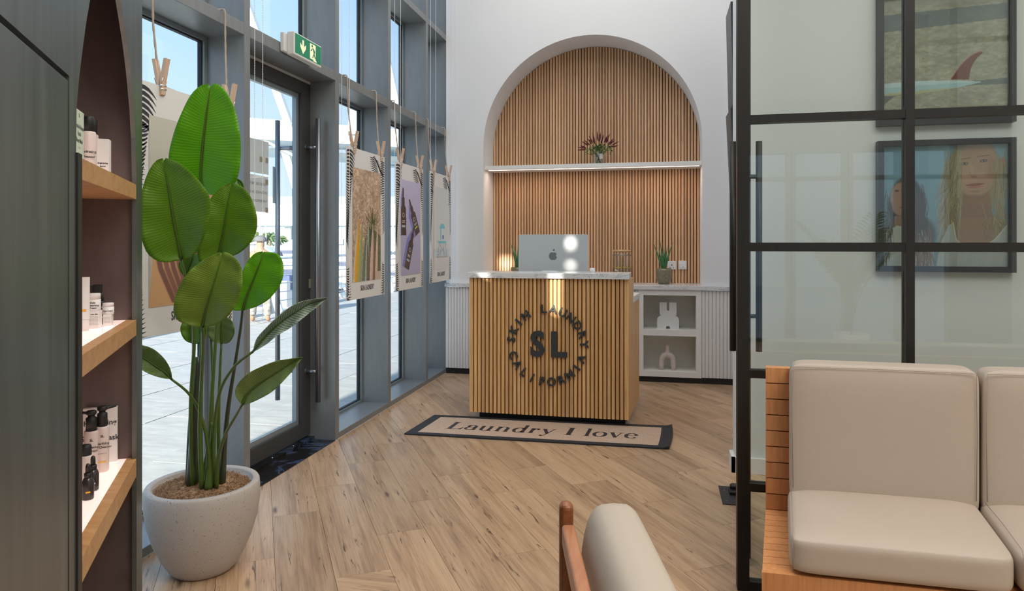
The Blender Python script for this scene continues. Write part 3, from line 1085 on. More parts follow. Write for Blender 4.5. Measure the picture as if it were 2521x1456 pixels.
def skin_fig(name, verts, edges, radii, mat, parent, sub=1, root=0):
    me = bpy.data.meshes.new(name)
    me.from_pydata([tuple(p) for p in verts], edges, [])
    me.materials.append(mat)
    o = bpy.data.objects.new(name, me)
    COL.objects.link(o)
    sk = o.modifiers.new('skin', 'SKIN')
    sk.use_smooth_shade = True
    lay = me.skin_vertices[0].data
    for i, r in enumerate(radii):
        lay[i].radius = r if isinstance(r, tuple) else (r, r)
    lay[root].use_root = True
    sb = o.modifiers.new('sub', 'SUBSURF')
    sb.levels = sb.render_levels = sub
    dg = bpy.context.evaluated_depsgraph_get()
    m2 = bpy.data.meshes.new_from_object(o.evaluated_get(dg))
    bpy.data.objects.remove(o)
    for p_ in m2.polygons:
        p_.use_smooth = True
    if not m2.materials:
        m2.materials.append(mat)
    return link(name, m2, parent)


V_ = [pp(0, 0.74), pp(0, 0.95), pp(0, 1.13), pp(0, 1.22), pp(0, 1.27), pp(0, 1.37),
      pp(-0.17, 1.12), pp(-0.22, 0.92), pp(-0.20, 0.72, 0.04), pp(0.17, 1.12), pp(0.22, 0.92), pp(0.20, 0.72, 0.04),
      pp(-0.09, 0.70), pp(-0.12, 0.40), pp(-0.14, 0.06), pp(-0.15, 0.03, 0.09), pp(0.09, 0.70), pp(0.11, 0.40), pp(0.12, 0.06), pp(0.12, 0.03, 0.09)]
E_ = [(0, 1), (1, 2), (2, 3), (3, 4), (4, 5), (2, 6), (6, 7), (7, 8), (2, 9), (9, 10), (10, 11), (0, 12), (12, 13), (13, 14), (14, 15), (0, 16), (16, 17), (17, 18), (18, 19)]
R_ = [0.13, 0.13, 0.12, 0.05, 0.065, 0.085, 0.055, 0.045, 0.035, 0.055, 0.045, 0.035, 0.085, 0.06, 0.042, 0.035, 0.085, 0.06, 0.042, 0.035]
skin_fig('body', V_, E_, R_, M['skin'], pr)
skin_fig('vest', [pp(0, 0.72), pp(0, 0.95), pp(0, 1.13), pp(-0.15, 1.11), pp(0.15, 1.11)], [(0, 1), (1, 2), (2, 3), (2, 4)], [0.15, 0.15, 0.135, 0.07, 0.07], M['hivis'], pr)
skin_fig('trousers', [pp(0, 0.74), pp(-0.09, 0.68), pp(-0.12, 0.40), pp(-0.14, 0.09), pp(0.09, 0.68), pp(0.11, 0.40), pp(0.12, 0.09)], [(0, 1), (1, 2), (2, 3), (0, 4), (4, 5), (5, 6)], [0.145, 0.1, 0.08, 0.075, 0.1, 0.08, 0.075], M['camo'], pr)
mb = MB()
cc_ = pp(0, 1.345)
for i in range(1):
    mb.lathe([(0.10, 0), (0.102, 0.03), (0.09, 0.07), (0.05, 0.098), (0.01, 0.104)], cc_, 18)
mb.prism([cc_ + u * -0.07 + v * 0.08, cc_ + u * 0.07 + v * 0.08, cc_ + u * 0.06 + v * 0.17, cc_ - u * 0.06 + v * 0.17], (0, 0, 0.012))
mb.build('cap', M['cap'], pr)

# ================================================================== RECEPTION
# --- fluted base cabinets + niche shelf unit
YC = 6.49


def fluted(name, label, x0, x1, n):
    c = thing(name, label, 'cabinet', ((x0 + x1) / 2, YC, 0.06))
    MB().box(x0, x1, YC + 0.012, YC + 0.026, 0.057, 0.857).build('carcass', M['cab_white'], c)
    p = (x1 - x0) / n
    for i in range(n):
        a = x0 + i * p + 0.0022
        b = a + p - 0.0044
        c2 = 0.0045
        pts = [(a, YC + 0.012), (a, YC + c2), (a + c2, YC), (b - c2, YC), (b, YC + c2), (b, YC + 0.012)]
        mb = MB()
        mb.add([(x, y, 0.058) for x, y in pts] + [(x, y, 0.855) for x, y in pts],
               [(5, 4, 3, 2, 1, 0), (6, 7, 8, 9, 10, 11)] + [(j, (j + 1) % 6, 6 + (j + 1) % 6, 6 + j) for j in range(6)])
        mb.build('flute', M['cab_white'], c)
    MB().box(x0, x1, YC + 0.018, YC + 0.027, 0, 0.056).build('toe_kick', M['black'], c)
    return c


fluted('fluted_cabinet', 'white fluted base cabinet between the windows and the desk', -2.068, -1.0, 36)
fluted('fluted_cabinet', 'white fluted base cabinet hidden mostly behind the reception desk', -0.99, -0.185, 27)
fluted('fluted_cabinet', 'white fluted base cabinet right of the open display unit', 0.3865, 0.678, 9)
dc = thing('display_cabinet', 'white open display cabinet with two niches under the marble counter', 'cabinet', (0.1, YC, 0.05))
X0, X1 = -0.18, 0.386
oX0, oX1 = -0.137, 0.339
yf = YC - 0.004
mb = MB()
mb.box(X0, oX0, yf, yf + 0.02, 0.053, 0.866).box(oX1, X1, yf, yf + 0.02, 0.053, 0.866)
mb.box(oX0, oX1, yf, yf + 0.02, 0.81, 0.866).box(oX0, oX1, yf, yf + 0.02, 0.053, 0.104)
mb.build('face_frame', M['shelf_white'], dc)
mb = MB()
yb = YC + 0.33
mb.box(oX0 - 0.012, oX0, yf + 0.02, yb, 0.09, 0.83).box(oX1, oX1 + 0.012, yf + 0.02, yb, 0.09, 0.83)
mb.box(oX0, oX1, yb - 0.012, yb, 0.09, 0.83).box(oX0, oX1, yf + 0.02, yb, 0.812, 0.824).box(oX0, oX1, yf + 0.02, yb, 0.092, 0.104)
mb.build('interior', M['cab_in'], dc)
MB().box(oX0, oX1, yf, yb - 0.012, 0.434, 0.492).build('shelf', M['shelf_white'], dc)
MB().box(X0, X1, YC + 0.018, YC + 0.027, 0, 0.053).build('toe_kick', M['black'], dc)
ct = MB().box(-2.07, 0.679, YC - 0.022, YW + 0.0, 0.862, 0.9).box(AX0 + 0.001, AX1 - 0.001, YW, YN - 0.008, 0.862, 0.9).build('marble_counter', M['marble'], bevel=0.002)
setp(ct, 'long white marble counter on the base cabinets under the arch', 'counter')
sh = thing('niche_shelf', 'white floating shelf across the arched niche', 'shelf', (ACX, 6.75, 2.01))
MB().box(AX0 + 0.001, AX1 - 0.001, 6.585, YN - 0.008, 2.025, 2.062).build('board', M['shelf_white'], sh)
MB().box(AX0 + 0.02, AX1 - 0.02, 6.66, 6.668, 2.021, 2.025).build('light_strip', M['led'], sh)
lamp('shelf_led_lamp', 'AREA', (ACX, 6.67, 2.012), 3.4, (1, 0.78, 0.64), (0, 0, 0), shape='RECTANGLE', size=1.98, size_y=0.02)


# sockets
def socket(x0, x1, z0, z1, label, kind):
    y = YN - 0.006
    s_ = thing('wall_socket' if kind else 'light_switch', label, 'socket' if kind else 'switch', ((x0 + x1) / 2, y, z0))
    MB().box(x0, x1, y - 0.009, y + 0.001, z0, z1).build('plate', M['white_plastic'], s_, bevel=0.003)
    w, h = x1 - x0, z1 - z0
    cx, cz = (x0 + x1) / 2, (z0 + z1) / 2
    if kind:
        mb = MB()
        mb.box(cx - 0.004, cx + 0.004, y - 0.0105, y - 0.0085, cz - 0.006, cz + 0.008)
        mb.box(cx - 0.020, cx - 0.012, y - 0.0105, y - 0.0085, cz - 0.026, cz - 0.020)
        mb.box(cx + 0.012, cx + 0.020, y - 0.0105, y - 0.0085, cz - 0.026, cz - 0.020)
        mb.build('pin_holes', M['black'], s_)
        MB().box(cx + 0.016, cx + 0.03, y - 0.012, y - 0.008, cz + 0.018, cz + 0.032).build('rocker', M['white_plastic'], s_, bevel=0.002)
    else:
        MB().box(cx - 0.028, cx + 0.028, y - 0.013, y - 0.008, cz - 0.028, cz + 0.02).build('rocker', M['white_plastic'], s_, bevel=0.003)
        MB().box(cx - 0.0015, cx + 0.0015, y - 0.0142, y - 0.0128, cz - 0.02, cz - 0.013).build('indicator', M['black'], s_)


socket(0.089, 0.169, 1.034, 1.118, 'white plug socket half hidden behind the potted aloe', 1)
socket(0.191, 0.272, 1.036, 1.121, 'white rocker switch plate on the slatted wall', 0)

# --- reception desk
dk = thing('reception_desk', 'oak slatted reception desk with marble top and round charcoal lettering', 'desk', (-0.78, 4.9, 0))
FX0, FX1, FY = -1.357, -0.203, 4.84
MB().box(-1.37, -0.197, 4.815, 5.14, 1.042, 1.081).build('marble_top', M['marble'], dk, bevel=0.002)
mb = MB()
mb.box(FX0 + 0.004, FX1 - 0.004, FY + 0.014, FY + 0.03, 0.056, 1.04)
mb.build('backing_panel', M['slat_back'], dk)
n = 39
p = (FX1 - FX0 - 0.004) / n
proto = None
for i in range(n):
    a = FX0 + i * p + (0.004 if i else -0.001)
    b = FX0 + (i + 1) * p - 0.0045 if i < n - 1 else FX1
    mb = MB()
    c2 = 0.0015
    pts = [(a, FY + 0.016), (a, FY + c2), (a + c2, FY), (b - c2, FY), (b, FY + c2), (b, FY + 0.016)]
    mb.add([(x, y, 0.056) for x, y in pts] + [(x, y, 1.041) for x, y in pts],
           [(5, 4, 3, 2, 1, 0), (6, 7, 8, 9, 10, 11)] + [(j, (j + 1) % 6, 6 + (j + 1) % 6, 6 + j) for j in range(6)])
    mb.build('slat', M['slat_desk'], dk)
SX1, SY1 = -0.150, 5.53
mb = MB()
# right flank: tall part then the low worktop part
mb.hexa([(FX1 - 0.02, FY + 0.017, 0.056), (FX1, FY + 0.017, 0.056), (-0.181, 5.14, 0.056), (-0.20, 5.14, 0.056),
         (FX1 - 0.02, FY + 0.017, 1.041), (FX1, FY + 0.017, 1.041), (-0.181, 5.14, 1.041), (-0.20, 5.14, 1.041)])
mb.hexa([(-0.20, 5.14, 0.056), (-0.181, 5.14, 0.056), (SX1, SY1, 0.056), (SX1 - 0.02, SY1, 0.056),
         (-0.20, 5.14, 0.857), (-0.181, 5.14, 0.857), (SX1, SY1, 0.857), (SX1 - 0.02, SY1, 0.857)])
mb.build('side_panel', M['slat_desk'], dk)
MB().box(FX0, FX0 + 0.02, FY + 0.03, 5.14, 0.056, 1.041).box(FX0, FX0 + 0.02, 5.14, 5.53, 0.056, 0.857).build('side_panel', M['slat_desk'], dk)
mb = MB()
mb.hexa([(FX0, 5.12, 0.857), (-0.178, 5.12, 0.857), (SX1 + 0.004, SY1 + 0.01, 0.857), (FX0, SY1 + 0.01, 0.857),
         (FX0, 5.12, 0.9), (-0.178, 5.12, 0.9), (SX1 + 0.004, SY1 + 0.01, 0.9), (FX0, SY1 + 0.01, 0.9)])
mb.build('worktop', M['shelf_white'], dk)
MB().box(FX0 + 0.05, FX1 - 0.03, 4.935, 5.45, 0.0, 0.056).build('toe_kick', M['black'], dk)
# lettering
LC = Vector((-0.779, FY - 0.008, 0.560))


def ring_text(txt, a0, a1, r, size, inward):
    n = len(txt)
    for i, ch in enumerate(txt):
        if ch == ' ':
            continue
        a = math.radians(lerp(a0, a1, i / (n - 1)))
        O = LC + Vector((math.cos(a) * r, 0, math.sin(a) * r))
        up = Vector((math.cos(a), 0, math.sin(a))) * (1 if not inward else -1)
        U = Vector((up.z, 0, -up.x))
        put_text('letter', ch, size, M['letter'], O, U, up, dk, 0.0022, 0.007)


ring_text('SKIN LAUNDRY', 172, 4, 0.262, 0.083, False)
ring_text('CALIFORNIA', 197, 341, 0.262, 0.083, True)
put_text('letter', 'S', 0.245, M['letter'], (-0.850, LC.y, 0.562), (1, 0, 0), (0, 0, 1), dk, 0.0085, 0.008, 0.92)
put_text('letter', 'L', 0.245, M['letter'], (-0.700, LC.y, 0.562), (1, 0, 0), (0, 0, 1), dk, 0.0085, 0.008, 0.98)

# --- computer
pcz = thing('desktop_computer', 'slim silver all-in-one computer seen from behind on the desk', 'computer', (-0.82, 5.4, 0.9))
mb = MB()


def rrect(x0, x1, z0, z1, r, n=6):
    pts = []
    for cx, cz, a0 in ((x1 - r, z0 + r, -90), (x1 - r, z1 - r, 0), (x0 + r, z1 - r, 90), (x0 + r, z0 + r, 180)):
        for k in range(n + 1):
            a = math.radians(a0 + 90 * k / n)
            pts.append((cx + r * math.cos(a), cz + r * math.sin(a)))
    return pts


XI0, XI1, YI = -1.102, -0.545, 5.395
mb.prism([(x, YI, z) for x, z in rrect(XI0, XI1, 0.975, 1.364, 0.012)], (0, 0.0115, 0))
mb.build('display', M['imac'], pcz, bevel=0.001)
MB().box(-0.90, -0.74, YI - 0.012, YI, 1.03, 1.07).box(-0.90, -0.74, YI - 0.05, YI - 0.038, 0.905, 1.065).build('stand', M['imac'], pcz)
MB().box(-0.90, -0.74, YI - 0.07, YI + 0.08, 0.9, 0.906).build('foot', M['imac'], pcz)
# fruit emblem on the back
mb = MB()
cx, cz, s_ = -0.822, 1.197, 0.0365
body = []
for k in range(40):
    a = 2 * pi * k / 40
    r = 1.0 - 0.10 * math.cos(2 * a) * 0.6
    x_ = math.cos(a) * 0.93
    z_ = math.sin(a) * (0.98 if math.sin(a) < 0 else 0.86)
    z_ -= 0.13 * math.exp(-(x_ / 0.22) ** 2) * (1 if z_ > 0 else -0.75)
    bx, bz, br = 1.12, 0.1, 0.46
    dd = math.hypot(x_ - bx, z_ - bz)
    if dd < br:
        x_, z_ = bx + (x_ - bx) / dd * br, bz + (z_ - bz) / dd * br
    body.append((cx + x_ * s_, YI - 0.0006, cz + z_ * s_ - 0.004))
mb.poly(body)
lf = []
for k in range(9):
    t = k / 8
    lf.append((0.0 + 0.36 * t - 0.18 * math.sin(pi * t), 0.95 + 0.48 * t + 0.12 * math.sin(pi * t)))
for k in range(1, 8):
    t = 1 - k / 8
    lf.append((0.0 + 0.36 * t + 0.16 * math.sin(pi * t), 0.95 + 0.48 * t - 0.14 * math.sin(pi * t)))
mb.poly([(cx + a * s_, YI - 0.0006, cz + b * s_) for a, b in lf])
mb.build('emblem', M['logo_grey'], pcz)
MB().box(-0.862, -0.752, 5.10, 5.13, 1.081, 1.086).build('flat_card', M['white_plastic'], None)  # thin white card on the desk top, no part of the computer
o = bpy.data.objects['flat_card']
setp(o, 'flat white card lying at the back edge of the marble desk top', 'card')
mb = MB()
mb.lathe([(0.018, 0), (0.0195, 0.002), (0.0195, 0.03), (0.017, 0.031), (0.016, 0.028), (0.002, 0.027)], (-0.475, 5.04, 1.081), 24)
o = mb.build('candle_cup', M['white_plastic'])
setp(o, 'small white cup on the marble desk top right of the computer', 'cup')


# --- potted aloes
def aloe(c, name_label, seed, blades):
    rnd = random.Random(seed)
    a = thing('potted_aloe', name_label, 'plant', c, 'potted aloes on the counter')
    prof = [(0.045, 0), (0.05, 0.003), (0.066, 0.03), (0.075, 0.06), (0.076, 0.09), (0.073, 0.125), (0.071, 0.151), (0.066, 0.151), (0.067, 0.125), (0.05, 0.118), (0.002, 0.12)]
    MB().lathe(prof, c, 32).build('pot', M['ceramic'], a)
    mb = MB()
    for k in range(60):
        r, t = rnd.uniform(0, 0.055), rnd.uniform(0, 2 * pi)
        p0 = Vector(c) + Vector((r * math.cos(t), r * math.sin(t), 0.121 + rnd.uniform(0, 0.02)))
        mb.tube([p0, p0 + Vector((rnd.uniform(-.015, .015), rnd.uniform(-.015, .015), rnd.uniform(0.0, .012)))], 0.003, 4)
    o = mb.build('moss', M['moss'], a)
    o['kind'] = 'stuff'
    for (dx, dy, h, bend) in blades:
        mb = MB()
        b0 = Vector(c) + Vector((dx * 0.12, dy * 0.12, 0.125))
        pts, rs = [], []
        for j in range(9):
            t = j / 8
            pts.append(b0 + Vector((dx * (t * 0.9 + bend * t * t), dy * (t + bend * t * t), h * t)))
            rs.append(max(0.0006, 0.0145 * (1 - t) ** 0.75))
        mb.tube(pts, rs, 6)
        mb.build('leaf', M['aloe'], a)


bl = [(-0.085, 0.0, 0.285, 0.25), (-0.045, 0.03, 0.22, 0.1), (-0.03, -0.03, 0.295, 0.2), (0.0, 0.0, 0.24, 0.1), (0.01, 0.04, 0.19, 0.1), (0.03, -0.02, 0.25, 0.1), (0.06, 0.02, 0.285, 0.45), (-0.01, -0.04, 0.16, 0.1), (0.035, 0.03, 0.16, 0.1)]
aloe(Vector((0.052, 6.745, 0.9)), 'aloe in a brown stoneware pot beside the plug socket', 1, bl)
p_ = onZ(1276, 698, 0.9)
aloe(Vector((-1.385, 6.745, 0.9)), 'aloe in a brown stoneware pot half hidden behind the computer', 2, [(-a, b, h, c) for a, b, h, c in bl])

# --- drink dispenser
c = Vector((-0.345, 6.70, 0.9))
dd = thing('drinks_dispenser', 'glass drinks dispenser with bamboo lid, lemon slices and a tap', 'dispenser', c)
MB().lathe([(0.078, 0), (0.08, 0.002), (0.08, 0.035), (0.074, 0.037)], c, 32).build('stand', M['lid_wood'], dd)
z0 = 0.04
MB().lathe([(0.002, z0), (0.08, z0), (0.093, z0 + 0.012), (0.094, z0 + 0.12), (0.094, z0 + 0.225), (0.086, z0 + 0.245), (0.078, z0 + 0.25), (0.078, z0 + 0.275)], c, 32).build('jar', M['clear'], dd)
MB().lathe([(0.086, z0 + 0.006), (0.089, z0 + 0.012), (0.089, z0 + 0.115), (0.002, z0 + 0.115)], c, 32).build('water', M['water'], dd)
MB().lathe([(0.08, z0 + 0.27), (0.084, z0 + 0.27), (0.084, z0 + 0.287), (0.002, z0 + 0.289)], c, 32).build('lid', M['lid_wood'], dd)
MB().lathe([(0.0955, z0 + 0.236), (0.0975, z0 + 0.238), (0.0955, z0 + 0.241), (0.0935, z0 + 0.238)], c, 32).build('wire_band', M['steel'], dd)
for k in range(6):
    a = k * 1.05
    cc_ = c + Vector((0.05 * math.cos(a), 0.05 * math.sin(a), z0 + 0.112 + 0.003 * (k % 3)))
    MB().lathe([(0.027, 0), (0.027, 0.004)], cc_, 16).build('lemon_slice', M['lemon'], dd)
mb = MB()
tp = c + Vector((-0.03, -0.093, z0 + 0.075))
mb.tube([tp, tp + Vector((0, -0.03, 0)), tp + Vector((0, -0.045, -0.012)), tp + Vector((0, -0.047, -0.035))], 0.0075, 8)
mb.tube([tp + Vector((0, -0.028, 0.005)), tp + Vector((-0.012, -0.034, 0.02)), tp + Vector((-0.03, -0.036, 0.024))], 0.005, 8)
mb.build('tap', M['chrome'], dd)

# --- bouquet on the shelf
c = Vector((-0.575, 6.74, 2.062))
vz = thing('flower_vase', 'glass vase of burgundy flowers and green leaves on the niche shelf', 'vase', c)
MB().lathe([(0.062, 0.0), (0.067, 0.004), (0.065, 0.06), (0.068, 0.135), (0.0655, 0.135), (0.0625, 0.06), (0.061, 0.008), (0.002, 0.008)], c, 28).build('glass', M['clear'], vz)
mb = MB()
rnd = random.Random(4)
heads = []
for k in range(26):
    a = rnd.uniform(0, 2 * pi)
    sp = rnd.uniform(0.02, 0.115)
    h = 0.235 - sp * 0.6 + rnd.uniform(-0.02, 0.03)
    b0 = c + Vector((-0.03 * math.cos(a), -0.03 * math.sin(a), 0.012))
    b1 = c + Vector((0, 0, 0.075))
    b2 = c + Vector((sp * math.cos(a), sp * 0.75 * math.sin(a), h - 0.05))
    mb.tube([b0, b1, b2], 0.0022, 5)
    heads.append(b2)
mb.build('stems', M['stem'], vz)
mb = MB()
for k in range(150):
    a = rnd.uniform(0, 2 * pi)
    r = rnd.uniform(0, 0.118)
    p0 = c + Vector((r * math.cos(a), r * 0.8 * math.sin(a), 0.135 + rnd.uniform(0, 0.065) - r * 0.25))
    dv = Vector((math.cos(a + rnd.uniform(-1, 1)), math.sin(a + rnd.uniform(-1, 1)), rnd.uniform(-0.6, 0.8))).normalized()
    L = rnd.uniform(0.025, 0.045)
    sd = dv.cross(Vector((0, 0, 1))).normalized() * L * 0.33
    mid = p0 + dv * L * 0.5 + Vector((0, 0, 0.004))
    mb.add([p0, mid + sd, p0 + dv * L, mid - sd, mid + Vector((0, 0, -0.003))], [(0, 1, 4), (1, 2, 4), (2, 3, 4), (3, 0, 4)])
o = mb.build('leaves', M['flower_leaf'], vz, solid=0.0008)
o['kind'] = 'stuff'
spk = [(-0.20, -0.035, -0.09), (-0.19, -0.012, -0.1), (-0.17, 0.012, -0.13), (-0.15, 0.05, -0.09), (-0.125, 0.06, -0.08), (-0.10, 0.085, -0.06), (-0.085, 0.11, -0.055), (-0.05, 0.09, -0.03), (-0.055, 0.145, -0.035), (-0.01, 0.155, -0.005), (0.012, 0.12, 0.0), (0.02, 0.14, 0.006), (0.04, 0.10, 0.012), (0.05, 0.115, 0.02), (0.085, 0.115, 0.045), (0.105, 0.125, 0.06), (0.10, 0.10, 0.07), (0.14, 0.075, 0.09), (0.15, 0.06, 0.1), (0.185, 0.04, 0.12), (0.18, 0.0, 0.12), (0.13, -0.005, 0.09)]
for (x, z, bx) in spk:
    tip = c + Vector((x * 1.08, rnd.uniform(-0.05, 0.03), 0.188 + z * 0.92))
    base = c + Vector((bx * 0.78, 0, 0.165 + z * 0.15))
    st = base.lerp(tip, 0.35)
    MB().tube([st, st.lerp(tip, 0.3), st.lerp(tip, 0.65), tip], [0.004, 0.0075, 0.006, 0.001], 7).build('flower_spike', M['burgundy'], vz)
MB().box(c.x + 0.012, c.x + 0.042, c.y - 0.051, c.y - 0.050, c.z + 0.055, c.z + 0.105).build('paper_tag', M['prod_white'], vz)

# --- plaster sculptures
c = Vector((0.088, 6.60, 0.492))
sc = thing('sculptural_vase', 'white double vase of two stacked arches in the upper niche', 'vase', c)


def slab(pts, y0, y1, name, mat, parent, bev=0.02):
    mb = MB()
    mb.prism([(x, y0, z) for x, z in pts], (0, y1 - y0, 0))
    o = mb.build(name, mat, parent, bevel=bev, seg=4)
    for p_ in o.data.polygons:
        p_.use_smooth = True
    o.modifiers.new('w', 'WEIGHTED_NORMAL')
    return o


def arc(cx, cz, r, a0, a1, n=10, rz=None):
    rz = rz or r
    return [(cx + r * math.cos(math.radians(lerp(a0, a1, i / n))), cz + rz * math.sin(math.radians(lerp(a0, a1, i / n)))) for i in range(n + 1)]


x, z = c.x, c.z
lo = [(x - 0.095, z), (x - 0.022, z)] + arc(x, z + 0.008, 0.024, 180, 0, 10, 0.022) + [(x + 0.022, z), (x + 0.095, z)] + arc(x + 0.052, z + 0.075, 0.043, 0, 90) + arc(x - 0.052, z + 0.075, 0.043, 90, 180)
slab(lo, c.y - 0.035, c.y + 0.035, 'lower_arch', M['vase_white'], sc, 0.006)
hi = [(x - 0.03, z + 0.112), (x + 0.03, z + 0.112)] + arc(x + 0.05, z + 0.145, 0.024, -80, 0) + [(x + 0.074, z + 0.243), (x + 0.016, z + 0.243)] + arc(x, z + 0.18, 0.015, 0, -180) + [(x - 0.016, z + 0.243), (x - 0.074, z + 0.243)] + arc(x - 0.05, z + 0.145, 0.024, 180, 260)
slab(hi, c.y - 0.033, c.y + 0.033, 'upper_prongs', M['vase_white'], sc, 0.004)
c = Vector((0.082, 6.58, 0.104))
sc = thing('sculptural_vase', 'blush two-legged arch vase with a narrow neck in the lower niche', 'vase', c)
pts = []
for i in range(17):
    a = pi * i / 16
    pts.append(c + Vector((-0.051 * math.cos(a), 0, 0.095 + 0.045 * math.sin(a))))
pts = [c + Vector((-0.056, 0, 0.0)), c + Vector((-0.055, 0, 0.05))] + pts + [c + Vector((0.055, 0, 0.05)), c + Vector((0.056, 0, 0.0))]
mb = MB()
mb.tube(pts, [0.023, 0.024] + [0.025 + 0.004 * math.sin(pi * i / 16) for i in range(17)] + [0.024, 0.023], 16)
mb.build('arch_body', M['vase_pink'], sc)
MB().lathe([(0.03, 0.14), (0.022, 0.165), (0.018, 0.18), (0.018, 0.222), (0.02, 0.232), (0.014, 0.232), (0.013, 0.2)], c, 20).build('neck', M['vase_pink'], sc)

# --- doormat
Q = [Vector((-1.679, 4.36)), Vector((0.066, 4.392)), Vector((0.094, 4.93)), Vector((-1.641, 4.88))]


def mq(u_, v_, z=0.0):
    p_ = (Q[0] * (1 - u_) + Q[1] * u_) * (1 - v_) + (Q[3] * (1 - u_) + Q[2] * u_) * v_
    lift = 0.012 * max(0, (u_ - 0.965) / 0.035) ** 2
    sag = 0.012 * math.sin(pi * v_) * max(0, (u_ - 0.9) / 0.1)
    return Vector((p_.x + sag, p_.y, z + lift))


dm_ = thing('door_mat', 'long woven coir runner with black border and serif lettering before the desk', 'mat', (-0.79, 4.64, 0))


def matgrid(name, us, vs_, z0, z1, mat):
    mb = MB()
    n, m = len(us), len(vs_)
    top_ = [mq(a, b, z1) for a in us for b in vs_]
    bot = [mq(a, b, z0) for a in us for b in vs_]
    fs = []
    for i in range(n - 1):
        for j in range(m - 1):
            a = i * m + j
            fs.append((a, a + m, a + m + 1, a + 1))
            fs.append((n * m + a + 1, n * m + a + m + 1, n * m + a + m, n * m + a))
    for i in range(n - 1):
        for j, fl in ((0, 0), (m - 1, 1)):
            a = i * m + j
            q_ = (a, a + m, a + m + n * m, a + n * m)
            fs.append(q_ if fl else q_[::-1])
    for j in range(m - 1):
        for i, fl in ((0, 1), (n - 1, 0)):
            a = i * m + j
            q_ = (a, a + 1, a + 1 + n * m, a + n * m)
            fs.append(q_ if fl else q_[::-1])
    mb.add(top_ + bot, fs)
    return mb.build(name, mat, dm_)


ul = [i / 40 for i in range(41)]
matgrid('weave', [0.03 + 0.94 * a for a in ul], [0.09, 0.3, 0.5, 0.7, 0.91], 0.001, 0.008, M['coir'])
matgrid('border', ul, [0, 0.05, 0.092], 0.0, 0.010, M['mat_black'])
matgrid('border', ul, [0.908, 0.95, 1.0], 0.0, 0.010, M['mat_black'])
matgrid('border', [0, 0.02, 0.04], [0.09, 0.5, 0.91], 0.0, 0.0098, M['mat_black'])
matgrid('border', [0.958, 0.965, 0.972, 0.98, 0.99, 1.0], [0.09, 0.3, 0.5, 0.7, 0.91], 0.0, 0.0098, M['mat_black'])

# serif alphabet drawn as strokes of varying width (em box: x-height 0.46, cap 0.72)


def ribbon(pts, ws):
    pts = [Vector(p) for p in pts]
    l, r = [], []
    for i, p_ in enumerate(pts):
        d_ = pts[min(i + 1, len(pts) - 1)] - pts[max(i - 1, 0)]
        n_ = Vector((-d_.y, d_.x)).normalized() * ws[i] * 0.62
        l.append(p_ + n_)
        r.append(p_ - n_)
    return l, r


def ell(cx, cy, rx, ry, a0, a1, n=16):
    return [(cx + rx * math.cos(math.radians(lerp(a0, a1, i / n))), cy + ry * math.sin(math.radians(lerp(a0, a1, i / n)))) for i in range(n + 1)]


def stem(x, y0, y1, w=0.10, sl=0.06, top=True, bot=True):
    out = [('S', [(x, y0), (x, y1)], [w, w])]
    if bot:
        out.append(('S', [(x - w / 2 - sl, y0 + 0.01), (x + w / 2 + sl, y0 + 0.01)], [0.02, 0.02]))
    if top:
        out.append(('S', [(x - w / 2 - sl, y1 - 0.01), (x + w / 2 + (sl if top == 2 else 0), y1 - 0.01)], [0.02, 0.02]))
    return out


def wv(pts, thick=0.10, thin=0.025):
    ws = []
    for i in range(len(pts)):
        a, b = pts[max(i - 1, 0)], pts[min(i + 1, len(pts) - 1)]
        dx, dy = b[0] - a[0], b[1] - a[1]
        L = math.hypot(dx, dy)
        ws.append(lerp(thin, thick, (abs(dy) / L) ** 1.6))
    return ('S', pts, ws)


